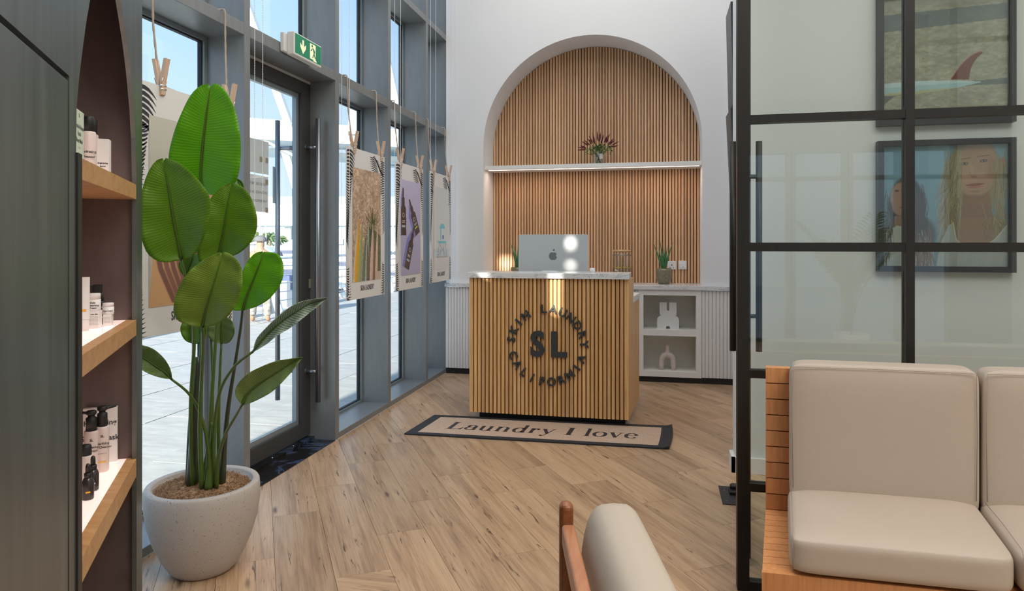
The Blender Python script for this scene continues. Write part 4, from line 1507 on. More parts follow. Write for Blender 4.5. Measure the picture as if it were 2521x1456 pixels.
XH = 0.46
G = {
    'L': (0.62, stem(0.14, 0, 0.72, 0.12, 0.07, 2) + [('S', [(0.14, 0.012), (0.52, 0.012)], [0.024, 0.03]), ('S', [(0.50, 0.0), (0.58, 0.24)], [0.10, 0.012])]),
    'a': (0.50, [wv(ell(0.24, 0.33, 0.14, 0.125, 165, 0, 12)), ('S', [(0.38, 0.34), (0.38, 0.06), (0.44, 0.02)], [0.10, 0.10, 0.03]), wv(ell(0.24, 0.135, 0.17, 0.125, 60, 320, 16), 0.09), ('S', [(0.30, 0.245), (0.38, 0.27)], [0.03, 0.03]), ('S', ell(0.13, 0.34, 0.035, 0.04, 0, 330, 8), [0.06] * 9)]),
    'u': (0.60, stem(0.14, 0.12, XH, 0.10, 0.06, 1, False) + [wv(ell(0.28, 0.14, 0.14, 0.13, 180, 330, 12))] + stem(0.43, 0.0, XH, 0.10, 0.06, 1, False) + [('S', [(0.43, 0.012), (0.54, 0.012)], [0.024, 0.024])]),
    'n': (0.62, stem(0.14, 0, XH, 0.10, 0.055, 1) + [wv(ell(0.30, 0.32, 0.14, 0.13, 155, 0, 12))] + stem(0.44, 0, 0.33, 0.10, 0.055, False)),
    'd': (0.58, [wv(ell(0.25, 0.23, 0.17, 0.225, 30, 330, 22))] + stem(0.42, 0, 0.74, 0.10, 0.06, 1, False) + [('S', [(0.42, 0.012), (0.53, 0.012)], [0.024, 0.024])]),
    'r': (0.42, stem(0.14, 0, XH, 0.10, 0.055, 1) + [wv(ell(0.28, 0.30, 0.11, 0.15, 160, 60, 8)), ('S', ell(0.335, 0.39, 0.03, 0.03, 0, 330, 8), [0.06] * 9)]),
    'y': (0.56, [('S', [(0.12, XH), (0.31, 0.02)], [0.10, 0.09]), ('S', [(0.46, XH), (0.24, -0.14), (0.14, -0.19)], [0.028, 0.028, 0.05]), ('S', [(0.03, XH - .01), (0.23, XH - .01)], [0.02, 0.02]), ('S', [(0.37, XH - .01), (0.54, XH - .01)], [0.02, 0.02]), ('S', ell(0.13, -0.17, 0.025, 0.025, 0, 330, 8), [0.05] * 9)]),
    'I': (0.36, stem(0.18, 0, 0.72, 0.13, 0.08, 2)),
    'l': (0.30, stem(0.15, 0, 0.74, 0.10, 0.06, 1)),
    'o': (0.54, [wv(ell(0.27, 0.23, 0.19, 0.225, 0, 360, 32))]),
    'v': (0.54, [('S', [(0.12, XH), (0.28, 0.0)], [0.10, 0.09]), ('S', [(0.44, XH), (0.29, 0.01)], [0.028, 0.028]), ('S', [(0.03, XH - .01), (0.22, XH - .01)], [0.02, 0.02]), ('S', [(0.35, XH - .01), (0.52, XH - .01)], [0.02, 0.02])]),
    'e': (0.50, [wv(ell(0.26, 0.23, 0.18, 0.225, 8, 325, 28)), ('S', [(0.11, 0.262), (0.43, 0.262)], [0.022, 0.022])]),
    ' ': (0.30, []),
}
txt = 'Laundry I love'
tw = sum(G[c_][0] for c_ in txt)
xcur = 0
for ch in txt:
    wdt, strokes = G[ch]
    if strokes:
        mb = MB()
        for _, pts, ws in strokes:
            l_, r_ = ribbon(pts, ws)
            vs = []
            for a, b in zip(l_, r_):
                for q_ in (a, b):
                    uu = 0.125 + (xcur + q_.x) / tw * 0.755
                    vv = 0.335 + q_.y / 0.72 * 0.34
                    vs.append(mq(uu, vv, 0.0086))
            fs = [(2 * i + 1, 2 * i + 3, 2 * i + 2, 2 * i) for i in range(len(pts) - 1)]
            mb.add(vs, fs)
        mb.build('letter', M['ink'], dm_)
    xcur += wdt

# ================================================================== POSTERS
# a small raster painter; the result is stored as colours on a fine sheet


class Canvas:
    def __init__(s, w, h, col=(1, 1, 1)):
        s.w, s.h = w, h
        s.a = np.ones((h, w, 3)) * np.array(col)
        ys, xs = np.mgrid[0:h, 0:w]
        s.x = (xs + 0.5) / w
        s.y = 1 - (ys + 0.5) / h      # y up, 0..1
        s.asp = w / h

    def blend(s, m, col):
        m = m[..., None]
        s.a = s.a * (1 - m) + np.array(col) * m

    def ell(s, cx, cy, rx, ry, col, soft=0.05, ang=0, al=1.0):
        c_, s_ = math.cos(ang), math.sin(ang)
        dx, dy = (s.x - cx) * s.asp, (s.y - cy)
        X = (dx * c_ + dy * s_) / (rx * s.asp)
        Y = (-dx * s_ + dy * c_) / ry
        r = np.sqrt(X * X + Y * Y)
        s.blend(np.clip((1 - r) / max(soft, 1e-3), 0, 1) * al, col)

    def poly(s, pts, col, al=1.0):
        m = np.zeros_like(s.x, dtype=bool)
        n = len(pts)
        for i in range(n):
            x0, y0 = pts[i]
            x1, y1 = pts[(i + 1) % n]
            if y0 == y1:
                continue
            c_ = ((s.y >= min(y0, y1)) & (s.y < max(y0, y1)) & (s.x < (x1 - x0) * (s.y - y0) / (y1 - y0) + x0))
            m ^= c_
        s.blend(m.astype(float) * al, col)

    def line(s, pts, w, col, al=1.0, soft=0.4):
        d = np.full_like(s.x, 9.0)
        wd = np.ones_like(s.x)
        for i in range(len(pts) - 1):
            (x0, y0), (x1, y1) = pts[i][:2], pts[i + 1][:2]
            ax, ay = (x1 - x0) * s.asp, (y1 - y0)
            L = ax * ax + ay * ay + 1e-12
            t = np.clip(((s.x - x0) * s.asp * ax + (s.y - y0) * ay) / L, 0, 1)
            dd_ = np.hypot((s.x - x0) * s.asp - t * ax, (s.y - y0) - t * ay)
            d = np.minimum(d, dd_)
        s.blend(np.clip((w - d) / (w * soft), 0, 1) * al, col)

    def noise(s, amt, cell=1, sx=1, sy=1):
        h, w = max(2, s.h // (cell * sy)), max(2, s.w // (cell * sx))
        g = rng.random((h + 1, w + 1))
        yy = np.linspace(0, h - 0.001, s.h)
        xx = np.linspace(0, w - 0.001, s.w)
        yi, xi = yy.astype(int), xx.astype(int)
        fy, fx = (yy - yi)[:, None], (xx - xi)[None]
        v = (g[yi][:, xi] * (1 - fy) * (1 - fx) + g[yi + 1][:, xi] * fy * (1 - fx) + g[yi][:, xi + 1] * (1 - fy) * fx + g[yi + 1][:, xi + 1] * fy * fx)
        s.a = np.clip(s.a * (1 + amt * (v[..., None] - 0.5) * 2), 0, 1)
        return v

    def sheet(s, name, O, U, V, parent):
        """O lower-left corner; U, V full edge vectors"""
        O, U, V = Vector(O), Vector(U), Vector(V)
        h, w = s.h, s.w
        uu = np.linspace(0, 1, w)
        vv = np.linspace(1, 0, h)
        co = (np.array(O)[None, None] + uu[None, :, None] * np.array(U)[None, None] + vv[:, None, None] * np.array(V)[None, None]).reshape(-1, 3)
        idx = np.arange(h * w).reshape(h, w)
        f = np.stack([idx[1:, :-1], idx[1:, 1:], idx[:-1, 1:], idx[:-1, :-1]], -1).reshape(-1, 4)
        me = bpy.data.meshes.new(name)
        me.vertices.add(h * w)
        me.vertices.foreach_set('co', co.ravel())
        me.loops.add(f.size)
        me.loops.foreach_set('vertex_index', f.ravel())
        me.polygons.add(len(f))
        me.polygons.foreach_set('loop_start', np.arange(len(f)) * 4)
        me.polygons.foreach_set('loop_total', np.full(len(f), 4))
        me.update()
        ca = me.color_attributes.new('print', 'FLOAT_COLOR', 'POINT')
        rgba = np.ones((h * w, 4))
        rgba[:, :3] = s.a.reshape(-1, 3)
        ca.data.foreach_set('color', rgba.ravel())
        me.materials.append(M['print'])
        return link(name, me, parent)


def art_surfboards():
    c = Canvas(110, 240, (0.50, 0.36, 0.25))
    c.noise(0.25, 14)
    c.noise(0.25, 5)
    c.noise(0.22, 2)
    c.noise(0.12, 1)
    for i in range(70):
        x, y = random.random(), random.uniform(0.45, 1)
        c.line([(x, y), (x + random.uniform(-.07, .07), y - random.uniform(0.01, .05))], 0.002, (0.24, 0.15, 0.09), 0.5)
    rr = random.Random(3)
    for i in range(150):
        cx_, cy_ = (0.70, 0.50) if i % 2 else (0.62, 0.42)
        a = rr.uniform(-2.6, 5.6) if i % 3 else rr.uniform(0.3, 2.8)
        L = rr.uniform(0.06, 0.2)
        g_ = rr.uniform(0.4, 1.2)
        c.line([(cx_, cy_), (cx_ + math.cos(a) * L * 1.5, cy_ + math.sin(a) * L)], 0.0028, (0.05 * g_, 0.10 * g_, 0.035 * g_), 0.9)
    c.poly([(0.35, 0), (1, 0), (1, 0.40), (0.8, 0.46), (0.5, 0.44), (0.4, 0.3)], (0.05, 0.09, 0.035), 0.8)
    c.noise(0.35, 2)
    for (x0, x1, tx, ty, col) in ((0.02, 0.12, 0.17, 0.50, (0.62, 0.60, 0.52)), (0.05, 0.18, 0.23, 0.55, (0.78, 0.42, 0.03)), (0.17, 0.29, 0.33, 0.51, (0.34, 0.42, 0.18)),
                                (0.30, 0.42, 0.44, 0.40, (0.16, 0.22, 0.14)), (0.41, 0.53, 0.55, 0.53, (0.42, 0.50, 0.50)), (0.47, 0.56, 0.52, 0.40, (0.22, 0.14, 0.09)), (0.58, 0.70, 0.71, 0.52, (0.68, 0.50, 0.42)),
                                (0.70, 0.78, 0.76, 0.40, (0.28, 0.15, 0.08)), (0.78, 0.87, 0.88, 0.52, (0.70, 0.56, 0.42))):
        L, Rr = [], []
        for k in range(14):
            t = k / 13
            w_ = (x1 - x0) / 2 * (1 - t ** 3.2) * (0.85 + 0.15 * math.sin(pi * t))
            m_ = (x0 + x1) / 2 + (tx - (x0 + x1) / 2) * t
            L.append((m_ - w_, ty * t))
            Rr.append((m_ + w_, ty * t))
        c.poly(L + Rr[::-1], col)
        c.line([((x0 + x1) / 2, 0), (tx, ty)], 0.0035, tuple(v * 0.6 for v in col), 0.7)
        c.poly(Rr + [(p_[0] - (x1 - x0) * 0.28, p_[1]) for p_ in Rr[::-1]], tuple(v * 0.7 for v in col), 0.6)
    c.poly([(0.84, 0), (0.99, 0), (0.99, 0.08), (0.84, 0.075)], (0.55, 0.45, 0.36))
    return c


def art_serum():
    c = Canvas(110, 240, (0.47, 0.46, 0.66))
    c.a *= (0.85 + 0.25 * c.y)[..., None]
    for k in range(9):
        x = 0.15 + k * 0.09
        c.line([(x, 0.02 + k * .012), (x + 0.35, 0.40 - k * .015)], 0.006, (0.30, 0.32, 0.62), 0.45)

    def bottle(x, y, L, w, ang, lab, col2):
        ca_, sa = math.cos(ang), math.sin(ang)

        def T(a, b):
            return (x + (a * ca_ - b * sa) / 0.46, y + (a * sa + b * ca_))
        sh_ = [T(-w * 0.9 - 0.05, 0), T(w - 0.05, 0), T(w - 0.05, L * .6), T(0, L), T(-w - 0.05, L * .6)]
        c.poly(sh_, (0.13, 0.18, 0.55), 0.8)
        b_ = [T(-w, 0), T(w, 0), T(w, L * 0.56), T(w * 0.45, L * 0.64), T(w * .55, L * .66), T(w * .55, L * .78), T(w * .28, L * .79), T(w * .26, L * .97), T(0, L), T(-w * .26, L * .97), T(-w * .28, L * .79), T(-w * .55, L * .78), T(-w * .55, L * .66), T(-w * .45, L * .64), T(-w, L * .56)]
        c.poly(b_, (0.035, 0.022, 0.028))
        c.poly([T(-w * .85, L * .02), T(-w * .6, L * .02), T(-w * .6, L * .54), T(-w * .85, L * .54)], (0.10, 0.08, 0.10), 0.7)
        c.ell(*T(0, L * 0.42), w * 0.5 / 0.46, w * 0.5, (0.6, 0.6, 0.65), 0.4)
        c.ell(*T(0, L * 0.42), w * 0.38 / 0.46, w * 0.38, (0.035, 0.022, 0.028), 0.4)
        for q_ in (0.30, 0.27):
            c.line([T(-w * .5, L * q_), T(w * .5, L * q_)], 0.004, (0.7, 0.7, 0.72), 0.9)
        c.poly([T(-w * .6, L * .17), T(w * .6, L * .17), T(w * .6, L * .21), T(-w * .6, L * .21)], lab)
    bottle(0.17, 0.42, 0.50, 0.055, 0.03, (0.45, 0.55, 0.65), 0)
    bottle(0.86, 0.44, 0.42, 0.055, 0.50, (0.45, 0.62, 0.05), 0)
    bottle(0.30, 0.07, 0.50, 0.055, -0.36, (0.35, 0.45, 0.62), 0)
    return c


def art_tower():
    c = Canvas(110, 240, (0.68, 0.71, 0.72))
    c.a *= (1 - 0.12 * c.y)[..., None]
    c.poly([(0, 0.0), (1, 0.0), (1, 0.145), (0, 0.15)], (0.68, 0.66, 0.64))
    c.poly([(0, 0.15), (1, 0.145), (1, 0.25), (0, 0.25)], (0.50, 0.60, 0.64))
    for k in range(4):
        c.line([(0, 0.155 + k * .02), (1, 0.15 + k * .02)], 0.002, (0.72, 0.76, 0.78), 0.7)
    c.poly([(0.42, 0.34), (0.72, 0.34), (0.70, 0.50), (0.44, 0.50)], (0.60, 0.66, 0.70))
    c.poly([(0.36, 0.50), (0.76, 0.50), (0.68, 0.56), (0.48, 0.56)], (0.13, 0.52, 0.60))
    c.poly([(0.44, 0.36), (0.50, 0.36), (0.50, 0.50), (0.44, 0.50)], (0.13, 0.52, 0.60))
    c.poly([(0.32, 0.315), (0.82, 0.315), (0.82, 0.345), (0.32, 0.345)], (0.13, 0.50, 0.58))
    c.poly([(0.58, 0.37), (0.67, 0.37), (0.67, 0.42), (0.58, 0.42)], (0.06, 0.09, 0.35))
    for x0, x1 in ((0.37, 0.28), (0.50, 0.42), (0.62, 0.70), (0.77, 0.88)):
        c.line([(x0, 0.315), (x1, 0.15)], 0.0045, (0.12, 0.12, 0.12))
    c.line([(0.3, 0.17), (0.86, 0.31)], 0.003, (0.2, 0.16, 0.14))
    c.line([(0.84, 0.17), (0.36, 0.31)], 0.003, (0.2, 0.16, 0.14))
    c.line([(0.2, 0.15), (0.92, 0.15)], 0.006, (0.35, 0.26, 0.2))
    for k in range(5):
        c.line([(0.20 + k * .004, 0.18 + k * .04), (0.30, 0.18 + k * .04)], 0.002, (0.25, 0.25, 0.25))
        c.line([(0.20, 0.35 + k * .025), (0.42, 0.35 + k * .025)], 0.0015, (0.45, 0.5, 0.5))
    return c


def art_portrait():
    c = Canvas(170, 300, (0.52, 0.50, 0.43))
    c.a *= (0.9 + 0.2 * c.y)[..., None]
    skin, dk_ = (0.50, 0.27, 0.16), (0.28, 0.13, 0.08)
    c.ell(0.62, 0.72, 0.34, 0.15, (0.10, 0.045, 0.03), 0.25)
    c.ell(0.66, 0.66, 0.24, 0.13, skin, 0.2)
    c.ell(0.5, 0.42, 0.5, 0.22, (0.55, 0.30, 0.18), 0.15)
    c.poly([(0.0, 0.0), (0.06, 0.36), (0.3, 0.45), (0.9, 0.45), (1, 0.3), (1, 0)], (0.62, 0.36, 0.17))
    for k in range(5):
        a = [(0.06 + k * .085, 0.375 - k * .012), (0.14 + k * .08, 0.20), (0.30 + k * .07, 0.03)]
        c.line(a, 0.022, (0.20, 0.085, 0.06) if k % 2 == 0 else (0.24, 0.10, 0.07))
    c.poly([(0.35, 0.0), (0.45, 0.30), (1, 0.34), (1, 0)], (0.22, 0.095, 0.065))
    for k in range(60):
        x = random.uniform(0.3, 0.95)
        y = random.uniform(0.6, 0.83)
        c.line([(x, y), (x + random.uniform(-.12, .06), y - random.uniform(.03, .12))], 0.0025, (0.16, 0.08, 0.05), 0.7)
    for k in range(24):
        x = random.uniform(0.2, 0.45)
        c.line([(0.5, 0.8), (x, random.uniform(0.62, 0.78))], 0.0016, (0.16, 0.08, 0.05), 0.7)
    return c


def frond(mb, O, U, V, base, ang, L, n, leafl, w, curl=0.5, mi=0):
    """flat palm frond print; coordinates in the poster's (u,v) metres"""
    pts = []
    for k in range(n + 1):
        t = k / n
        a = ang + curl * t
        if k == 0:
            p_ = Vector(base)
        else:
            p_ = pts[-1] + Vector((math.cos(a), math.sin(a))) * (L / n)
        pts.append(p_)
    for k in range(1, n + 1):
        t = k / n
        a = ang + curl * t
        ll = leafl * math.sin(pi * (0.15 + 0.8 * t)) + 0.01
        for sgn in (-1, 1):
            b = a + sgn * (1.15 - 0.5 * t)
            d1 = Vector((math.cos(b), math.sin(b)))
            nrm = Vector((-d1.y, d1.x))
            p0 = pts[k]
            m_ = p0 + d1 * ll * 0.5 + nrm * (-sgn) * ll * 0.06
            e_ = p0 + d1 * ll + nrm * (-sgn) * ll * 0.18
            yield [p0 - nrm * w * 0.3, m_ - nrm * w * 0.5, e_, m_ + nrm * w * 0.5, p0 + nrm * w * 0.3]


def poster(label, Y0, Y1, z0, z1, art, ph, twist=0.0, side=1.0, text=True):
    X = -2.0
    W_, H_ = Y1 - Y0, z1 - z0
    root = thing('hanging_poster', label, 'poster', (X, (Y0 + Y1) / 2, z0), None)
    MB().box(X - 0.003, X, Y0, Y1, z0, z1).build('sheet', M['paper'], root)
    O = Vector((X + 0.0008, Y0, z0))
    U, V = Vector((0, 1, 0)), Vector((0, 0, 1))
    mx, my0, my1 = 0.085, 0.125, 0.105
    ax0, ax1, az0, az1 = W_ * 0.145, W_ * 0.88, H_ * 0.115, H_ * 0.872
    # palm borders: crescent leaflets growing from both edges
    mb = MB()

    def cres(x, y, dx, dy, w, bend):
        p0, p2 = Vector((x, y)), Vector((x + dx, y + dy))
        nn = Vector((-(p2 - p0).y, (p2 - p0).x)).normalized()
        L_ = (p2 - p0).length
        up_, lo_ = [], []
        for k in range(6):
            t_ = k / 5
            c_ = p0.lerp(p2, t_) + nn * bend * L_ * math.sin(pi * t_)
            ww_ = w * (math.sin(pi * min(1, 0.25 + t_ * 0.75)) + 0.02)
            up_.append(c_ + nn * ww_ / 2)
            lo_.append(c_ - nn * ww_ / 2)
        pg = [(min(max(p_.x, 0.003), W_ - 0.003), min(max(p_.y, 0.003), H_ - 0.003)) for p_ in up_ + lo_[::-1]]
        mb.poly([O + U * a_ + V * b_ for a_, b_ in pg])
    for k in range(7):
        cres(0.01, H_ * (0.97 - 0.022 * k), W_ * (0.20 - 0.004 * k), -0.035 - 0.004 * k, 0.017, 0.16)
    for k in range(26):
        yy_ = H_ * (0.82 - 0.0165 * k)
        q_ = k / 25
        cres(0.005, yy_, W_ * (0.125 - 0.05 * q_), 0.02 - 0.10 * q_, 0.0105 - 0.004 * q_, -0.12)
        cres(0.075 * (1 - q_) + 0.02, yy_ + 0.01, -0.05, -0.012 - 0.05 * q_, 0.008, 0.1)
    for k in range(30):
        q_ = k / 29
        cres(W_ - 0.005, H_ * (0.955 - 0.0165 * k), -W_ * (0.105 - 0.03 * q_), 0.035 - 0.08 * q_, 0.009 - 0.003 * q_, 0.12)
        if k < 16:
            cres(W_ * 0.875, H_ * (0.975 - 0.0165 * k), W_ * 0.1, 0.03 - 0.02 * q_, 0.006, -0.1)
    for k in range(11):
        cres(W_ * 0.72 + 0.006 * k, H_ * (0.985 - 0.010 * k), -W_ * (0.17 - 0.006 * abs(k - 4)), -0.012 - 0.006 * k, 0.0085, 0.12)
        cres(W_ * 0.70 + 0.010 * k, H_ * (0.985 - 0.009 * k), W_ * 0.14, -0.03 - 0.001 * k, 0.006, -0.1)
    for k in range(14):
        cres(0.008, H_ * (0.015 + 0.0145 * k), W_ * (0.125 - 0.004 * k), 0.022 - 0.05 * (1 - k / 13), 0.010, -0.18)
        cres(W_ - 0.008, H_ * (0.025 + 0.0145 * k), -W_ * (0.105 - 0.003 * k), 0.022 - 0.05 * (1 - k / 13), 0.009, 0.18)
    o = mb.build('palm_border', M['ink'], root)
    o['kind'] = 'stuff'
    cv = art()
    cv.sheet('picture', O + Vector((0.0008, ax0, az0)), (0, ax1 - ax0, 0), (0, 0, az1 - az0), root)
    put_text('lettering', 'SKIN LAUNDRY', 0.052, M['ink'], (X + 0.0012, Y0 + W_ * 0.52, z0 + H_ * 0.068), (0, 1, 0), (0, 0, 1), root, 0.0008, 0, 0.62)
    return root


PS = [('large poster of a portrait half hidden behind the big potted plant', 2.28, 2.925, 0.920, 1.945, art_portrait),
      ('poster of surfboards leaning by a palm in the window beside the door', 4.145, 4.786, 0.915, 1.937, art_surfboards),
      ('poster of three dark dropper bottles on lilac in the second window', 5.005, 5.646, 0.918, 1.935, art_serum),
      ('poster of a blue lifeguard tower in the last window by the wall', 5.818, 6.45, 0.935, 1.942, art_tower)]
pegY = [(2.445, 2.905), (4.262, 4.72), (5.108, 5.56), (5.918, 6.385)]
where = ['portrait poster', 'surfboard poster', 'dropper bottle poster', 'lifeguard tower poster']


def peg(Y, label, zc):
    p_ = thing('clothes_peg', label, 'clothes peg', (-1.995, Y, zc - 0.075))
    w = 0.0115
    for sg in (-1, 1):
        # leg: pinched low, open at the top, spread along the room direction
        x0 = -2.0015 + sg * 0.004
        pts = [(x0 - sg * 0.001, zc - 0.075), (x0 + sg * 0.007, zc - 0.072), (x0 + sg * 0.011, zc - 0.02), (x0 + sg * 0.030, zc + 0.075), (x0 + sg * 0.017, zc + 0.075), (x0, zc - 0.01)]
        if sg < 0:
            pts = pts[::-1]
        MB().prism([(x, Y - w, z) for x, z in pts], (0, 2 * w, 0)).build('prong', M['peg'], p_, bevel=0.001)
    mb = MB()
    for yy in (Y - w - 0.002, Y + w + 0.002):
        mb.tube([(-2.022, yy, zc - 0.005), (-2.012, yy, zc - 0.035), (-1.992, yy, zc - 0.035), (-1.982, yy, zc - 0.005)], 0.0014, 6)
    for zz in (zc - 0.035, zc - 0.05):
        mb.tube([(-1.99, Y - w - 0.004, zz), (-1.99, Y + w + 0.004, zz)], 0.0035, 8)
    mb.build('spring', M['chrome'], p_)


for i, (lb_, a, b, z0, z1, art) in enumerate(PS):
    poster(lb_, a, b, z0, z1, art, 0)
    ya, yb = pegY[i]
    zt = z1 - 0.01
    peg(ya, 'beech clothes peg at the left corner of the ' + where[i], zt + 0.045)
    peg(yb, 'beech clothes peg at the right corner of the ' + where[i], zt + 0.045)
    # jute rope: over the transom, down to the peg, across and up again
    mb = MB()
    xr_ = -2.045
    pts = [(-2.12, ya + 0.01, 2.432), (-2.062, ya + 0.01, 2.432), (-2.055, ya + 0.01, 2.42), (xr_, ya + 0.008, 2.2), (-2.018, ya, zt + 0.08), (-2.015, ya, zt + 0.02), (-2.012, ya + 0.05, zt + 0.012),
           (-2.012, (ya + yb) / 2, zt - 0.0), (-2.012, yb - 0.05, zt + 0.012), (-2.015, yb, zt + 0.02), (-2.018, yb, zt + 0.08), (xr_, yb + 0.03, 2.2), (-2.055, yb + 0.04, 2.42), (-2.062, yb + 0.04, 2.432), (-2.12, yb + 0.04, 2.432)]
    dense = []
    for k in range(len(pts) - 1):
        A_, B_ = Vector(pts[k]), Vector(pts[k + 1])
        m_ = max(2, int((B_ - A_).length / 0.02))
        for j in range(m_):
            dense.append(A_.lerp(B_, j / m_))
    dense.append(Vector(pts[-1]))
    mb.tube(dense, [0.0046 + 0.0009 * math.sin(k * 2.1) for k in range(len(dense))], 7)
    o = mb.build('jute_rope', M['rope'])
    setp(o, 'twisted jute rope looped over the transom holding the ' + where[i], 'rope')


# bead chains of the blinds
def chain(label, xa, xb, X, zlow, wall=False, beads=True):
    if wall:
        A_, B_ = onY(xa, 300, 6.49), onY(xb, 300, 6.49)
    else:
        A_, B_ = onX(xa, 300, X), onX(xb, 300, X)
    pts = []
    zt = CEIL - 0.02
    st = 0.0125
    L1 = int((zt - zlow - 0.03) / st)
    for k in range(L1):
        pts.append(Vector((A_.x, A_.y, zt - k * st)))
    for k in range(9):
        a = pi * k / 8
        pts.append(A_.lerp(B_, (1 - math.cos(a)) / 2) * 1.0)
        pts[-1].z = zlow + 0.03 - 0.03 * math.sin(a)
    for k in range(L1):
        pts.append(Vector((B_.x, B_.y, zlow + 0.03 + (k + 1) * st)))
    mb = MB()
    mb.tube(pts[::8] + [pts[-1]] if len(pts) < 10 else [pts[0]] + pts[L1 - 1:L1 + 9] + [pts[-1]], 0.0012, 5)
    if beads:
        octf = [(0, 2, 4), (2, 1, 4), (1, 3, 4), (3, 0, 4), (2, 0, 5), (1, 2, 5), (3, 1, 5), (0, 3, 5)]
        r = 0.0033
        for p_ in pts:
            vs = [(p_.x + r, p_.y, p_.z), (p_.x - r, p_.y, p_.z), (p_.x, p_.y + r, p_.z), (p_.x, p_.y - r, p_.z), (p_.x, p_.y, p_.z + r), (p_.x, p_.y, p_.z - r)]
            mb.add(vs, octf)
    o = mb.build('blind_chain', M['white_plastic'])
    setp(o, label, 'blind chain')


chain('pale bead chain hanging in front of the entrance door', 627, 647, -1.965, 0.9)
chain('pale bead chain looped before the surfboard poster', 841.4, 860.5, -1.965, 0.94)
chain('pale bead chain looped before the dropper bottle poster', 971.5, 986, -1.965, 0.95)
chain('pale bead chain looped before the lifeguard tower poster', 1060, 1073, -1.965, 0.98)
chain('thin cord loop hanging against the white wall by the last window', 1112, 1122, 0, 0.985, True, False)

# exit sign
ex = thing('exit_sign', 'green and white emergency exit sign over the entrance door', 'sign', (-2.03, 3.65, 2.36))
MB().box(-2.068, -2.045, 3.46, 3.80, 2.372, 2.478).build('bracket', M['exit_body'], ex, bevel=0.004)
MB().box(-2.045, -2.0, 3.492, 3.812, 2.358, 2.49).build('housing', M['exit_body'], ex, bevel=0.006)
XE = -1.999
MB().box(-2.0, XE, 3.503, 3.803, 2.372, 2.482).build('green_face', M['exit_green'], ex)
mb = MB()
xe = XE + 0.0008


def ep(pts, mi=0):
    mb.poly([(xe + 0.0004 * mi, 3.503 + a, 2.372 + b) for a, b in pts], mi)


def flush(nm_):
    global mb
    mb.build(nm_, [M['exit_cream'], M['exit_green']], ex)
    mb = MB()


ep([(0.085, 0.012), (0.118, 0.05), (0.118, 0.072), (0.095, 0.055), (0.095, 0.092), (0.077, 0.092), (0.077, 0.055), (0.054, 0.072), (0.054, 0.05)])
flush('arrow')
ep([(0.165, 0.010), (0.232, 0.010), (0.232, 0.10), (0.165, 0.10)])
ep([(0.205, 0.003), (0.245, 0.003), (0.24, 0.012), (0.205, 0.012)])
flush('doorway_sign')
# running figure
for pts in ([(0.196, 0.075), (0.210, 0.078), (0.219, 0.055), (0.208, 0.045)], [(0.208, 0.048), (0.219, 0.052), (0.200, 0.018), (0.190, 0.018)], [(0.212, 0.05), (0.219, 0.045), (0.228, 0.03), (0.242, 0.028), (0.242, 0.021), (0.222, 0.022), (0.206, 0.042)], [(0.196, 0.072), (0.186, 0.058), (0.172, 0.056), (0.172, 0.062), (0.182, 0.066), (0.192, 0.078)], [(0.209, 0.075), (0.222, 0.066), (0.226, 0.052), (0.22, 0.05), (0.216, 0.062)]):
    ep(pts, 1)
ep([(0.19 + 0.009 * math.cos(a * pi / 6), 0.088 + 0.008 * math.sin(a * pi / 6)) for a in range(12)], 1)
flush('running_figure')

# notices taped on the door glass (facing the terrace) and small paper on the outer handle
nt_ = thing('door_notice', 'translucent paper notice taped to the door glass, text seen reversed', 'notice', (-2.285, 3.45, 1.3))
ya_, yb_ = onX(560, 400, -2.284).y, onX(661, 400, -2.284).y
z_t, z_m, z_b = onX(640, 345, -2.284).z, onX(640, 430, -2.284).z, onX(640, 522, -2.284).z
ya_ = max(ya_, 3.34)
MB().box(-2.2845, -2.2835, ya_, yb_, z_m + 0.006, z_t).build('upper_sheet', M['notice'], nt_)
MB().box(-2.2845, -2.2835, ya_, yb_ - 0.005, z_b, z_m - 0.006).build('lower_sheet', M['notice'], nt_)
for yy, zz in ((yb_ - 0.02, z_m - 0.04), (yb_ - 0.02, z_m + 0.09), (yb_ - 0.08, z_m + 0.09), (yb_ - 0.02, z_b + 0.012)):
    MB().box(-2.2828, -2.2822, yy - 0.014, yy + 0.014, zz - 0.014, zz + 0.016).build('tape', M['tape'], nt_)
for k, s_ in enumerate(('PLEASE USE THE MAIN', 'ENTRANCE ON THE', 'WATERFRONT SIDE')):
    put_text('lettering', s_, 0.022, M['greyink'], (-2.2825, yb_ - 0.02, z_m - 0.055 - k * 0.05), (0, 1, 0), (0, 0, 1), nt_, 0.0, 0, -1.0, 'LEFT')
n2 = MB().box(-2.478, -2.476, 4.055, 4.10, 1.56, 1.80).build('paper_tag', M['notice'])
setp(n2, 'strip of pale paper taped round the outside door handle', 'paper')

# ================================================================== DISPLAY UNIT ON THE LEFT
P0 = P(2.05, 343, HY)
A_ = math.radians(32.7)
EV = Vector((math.sin(A_), -math.cos(A_), 0))
QV = Vector((-math.cos(A_), -math.sin(A_), 0))


def K(s, q, z):
    return Vector((P0.x, P0.y, 0)) + EV * s + QV * q + Vector((0, 0, z))


def kbox(mb, s0, s1, q0, q1, z0, z1, mi=0):
    # order kept counter-clockwise seen from above
    mb.hexa([K(s0, q0, z0), K(s0, q1, z0), K(s1, q1, z0), K(s1, q0, z0), K(s0, q0, z1), K(s0, q1, z1), K(s1, q1, z1), K(s1, q0, z1)], mi)
    return mb


un = thing('display_unit', 'tall black metal display unit with a surfboard-shaped opening and oak shelves', 'display unit', K(0.7, 0.2, 0))
SR, SL, STOP = 0.050, 0.772, 2.14
lc = [(0.773, 0.0), (0.773, 1.476), (0.770, 1.563), (0.747, 1.625), (0.720, 1.70), (0.688, 1.772), (0.651, 1.84)]
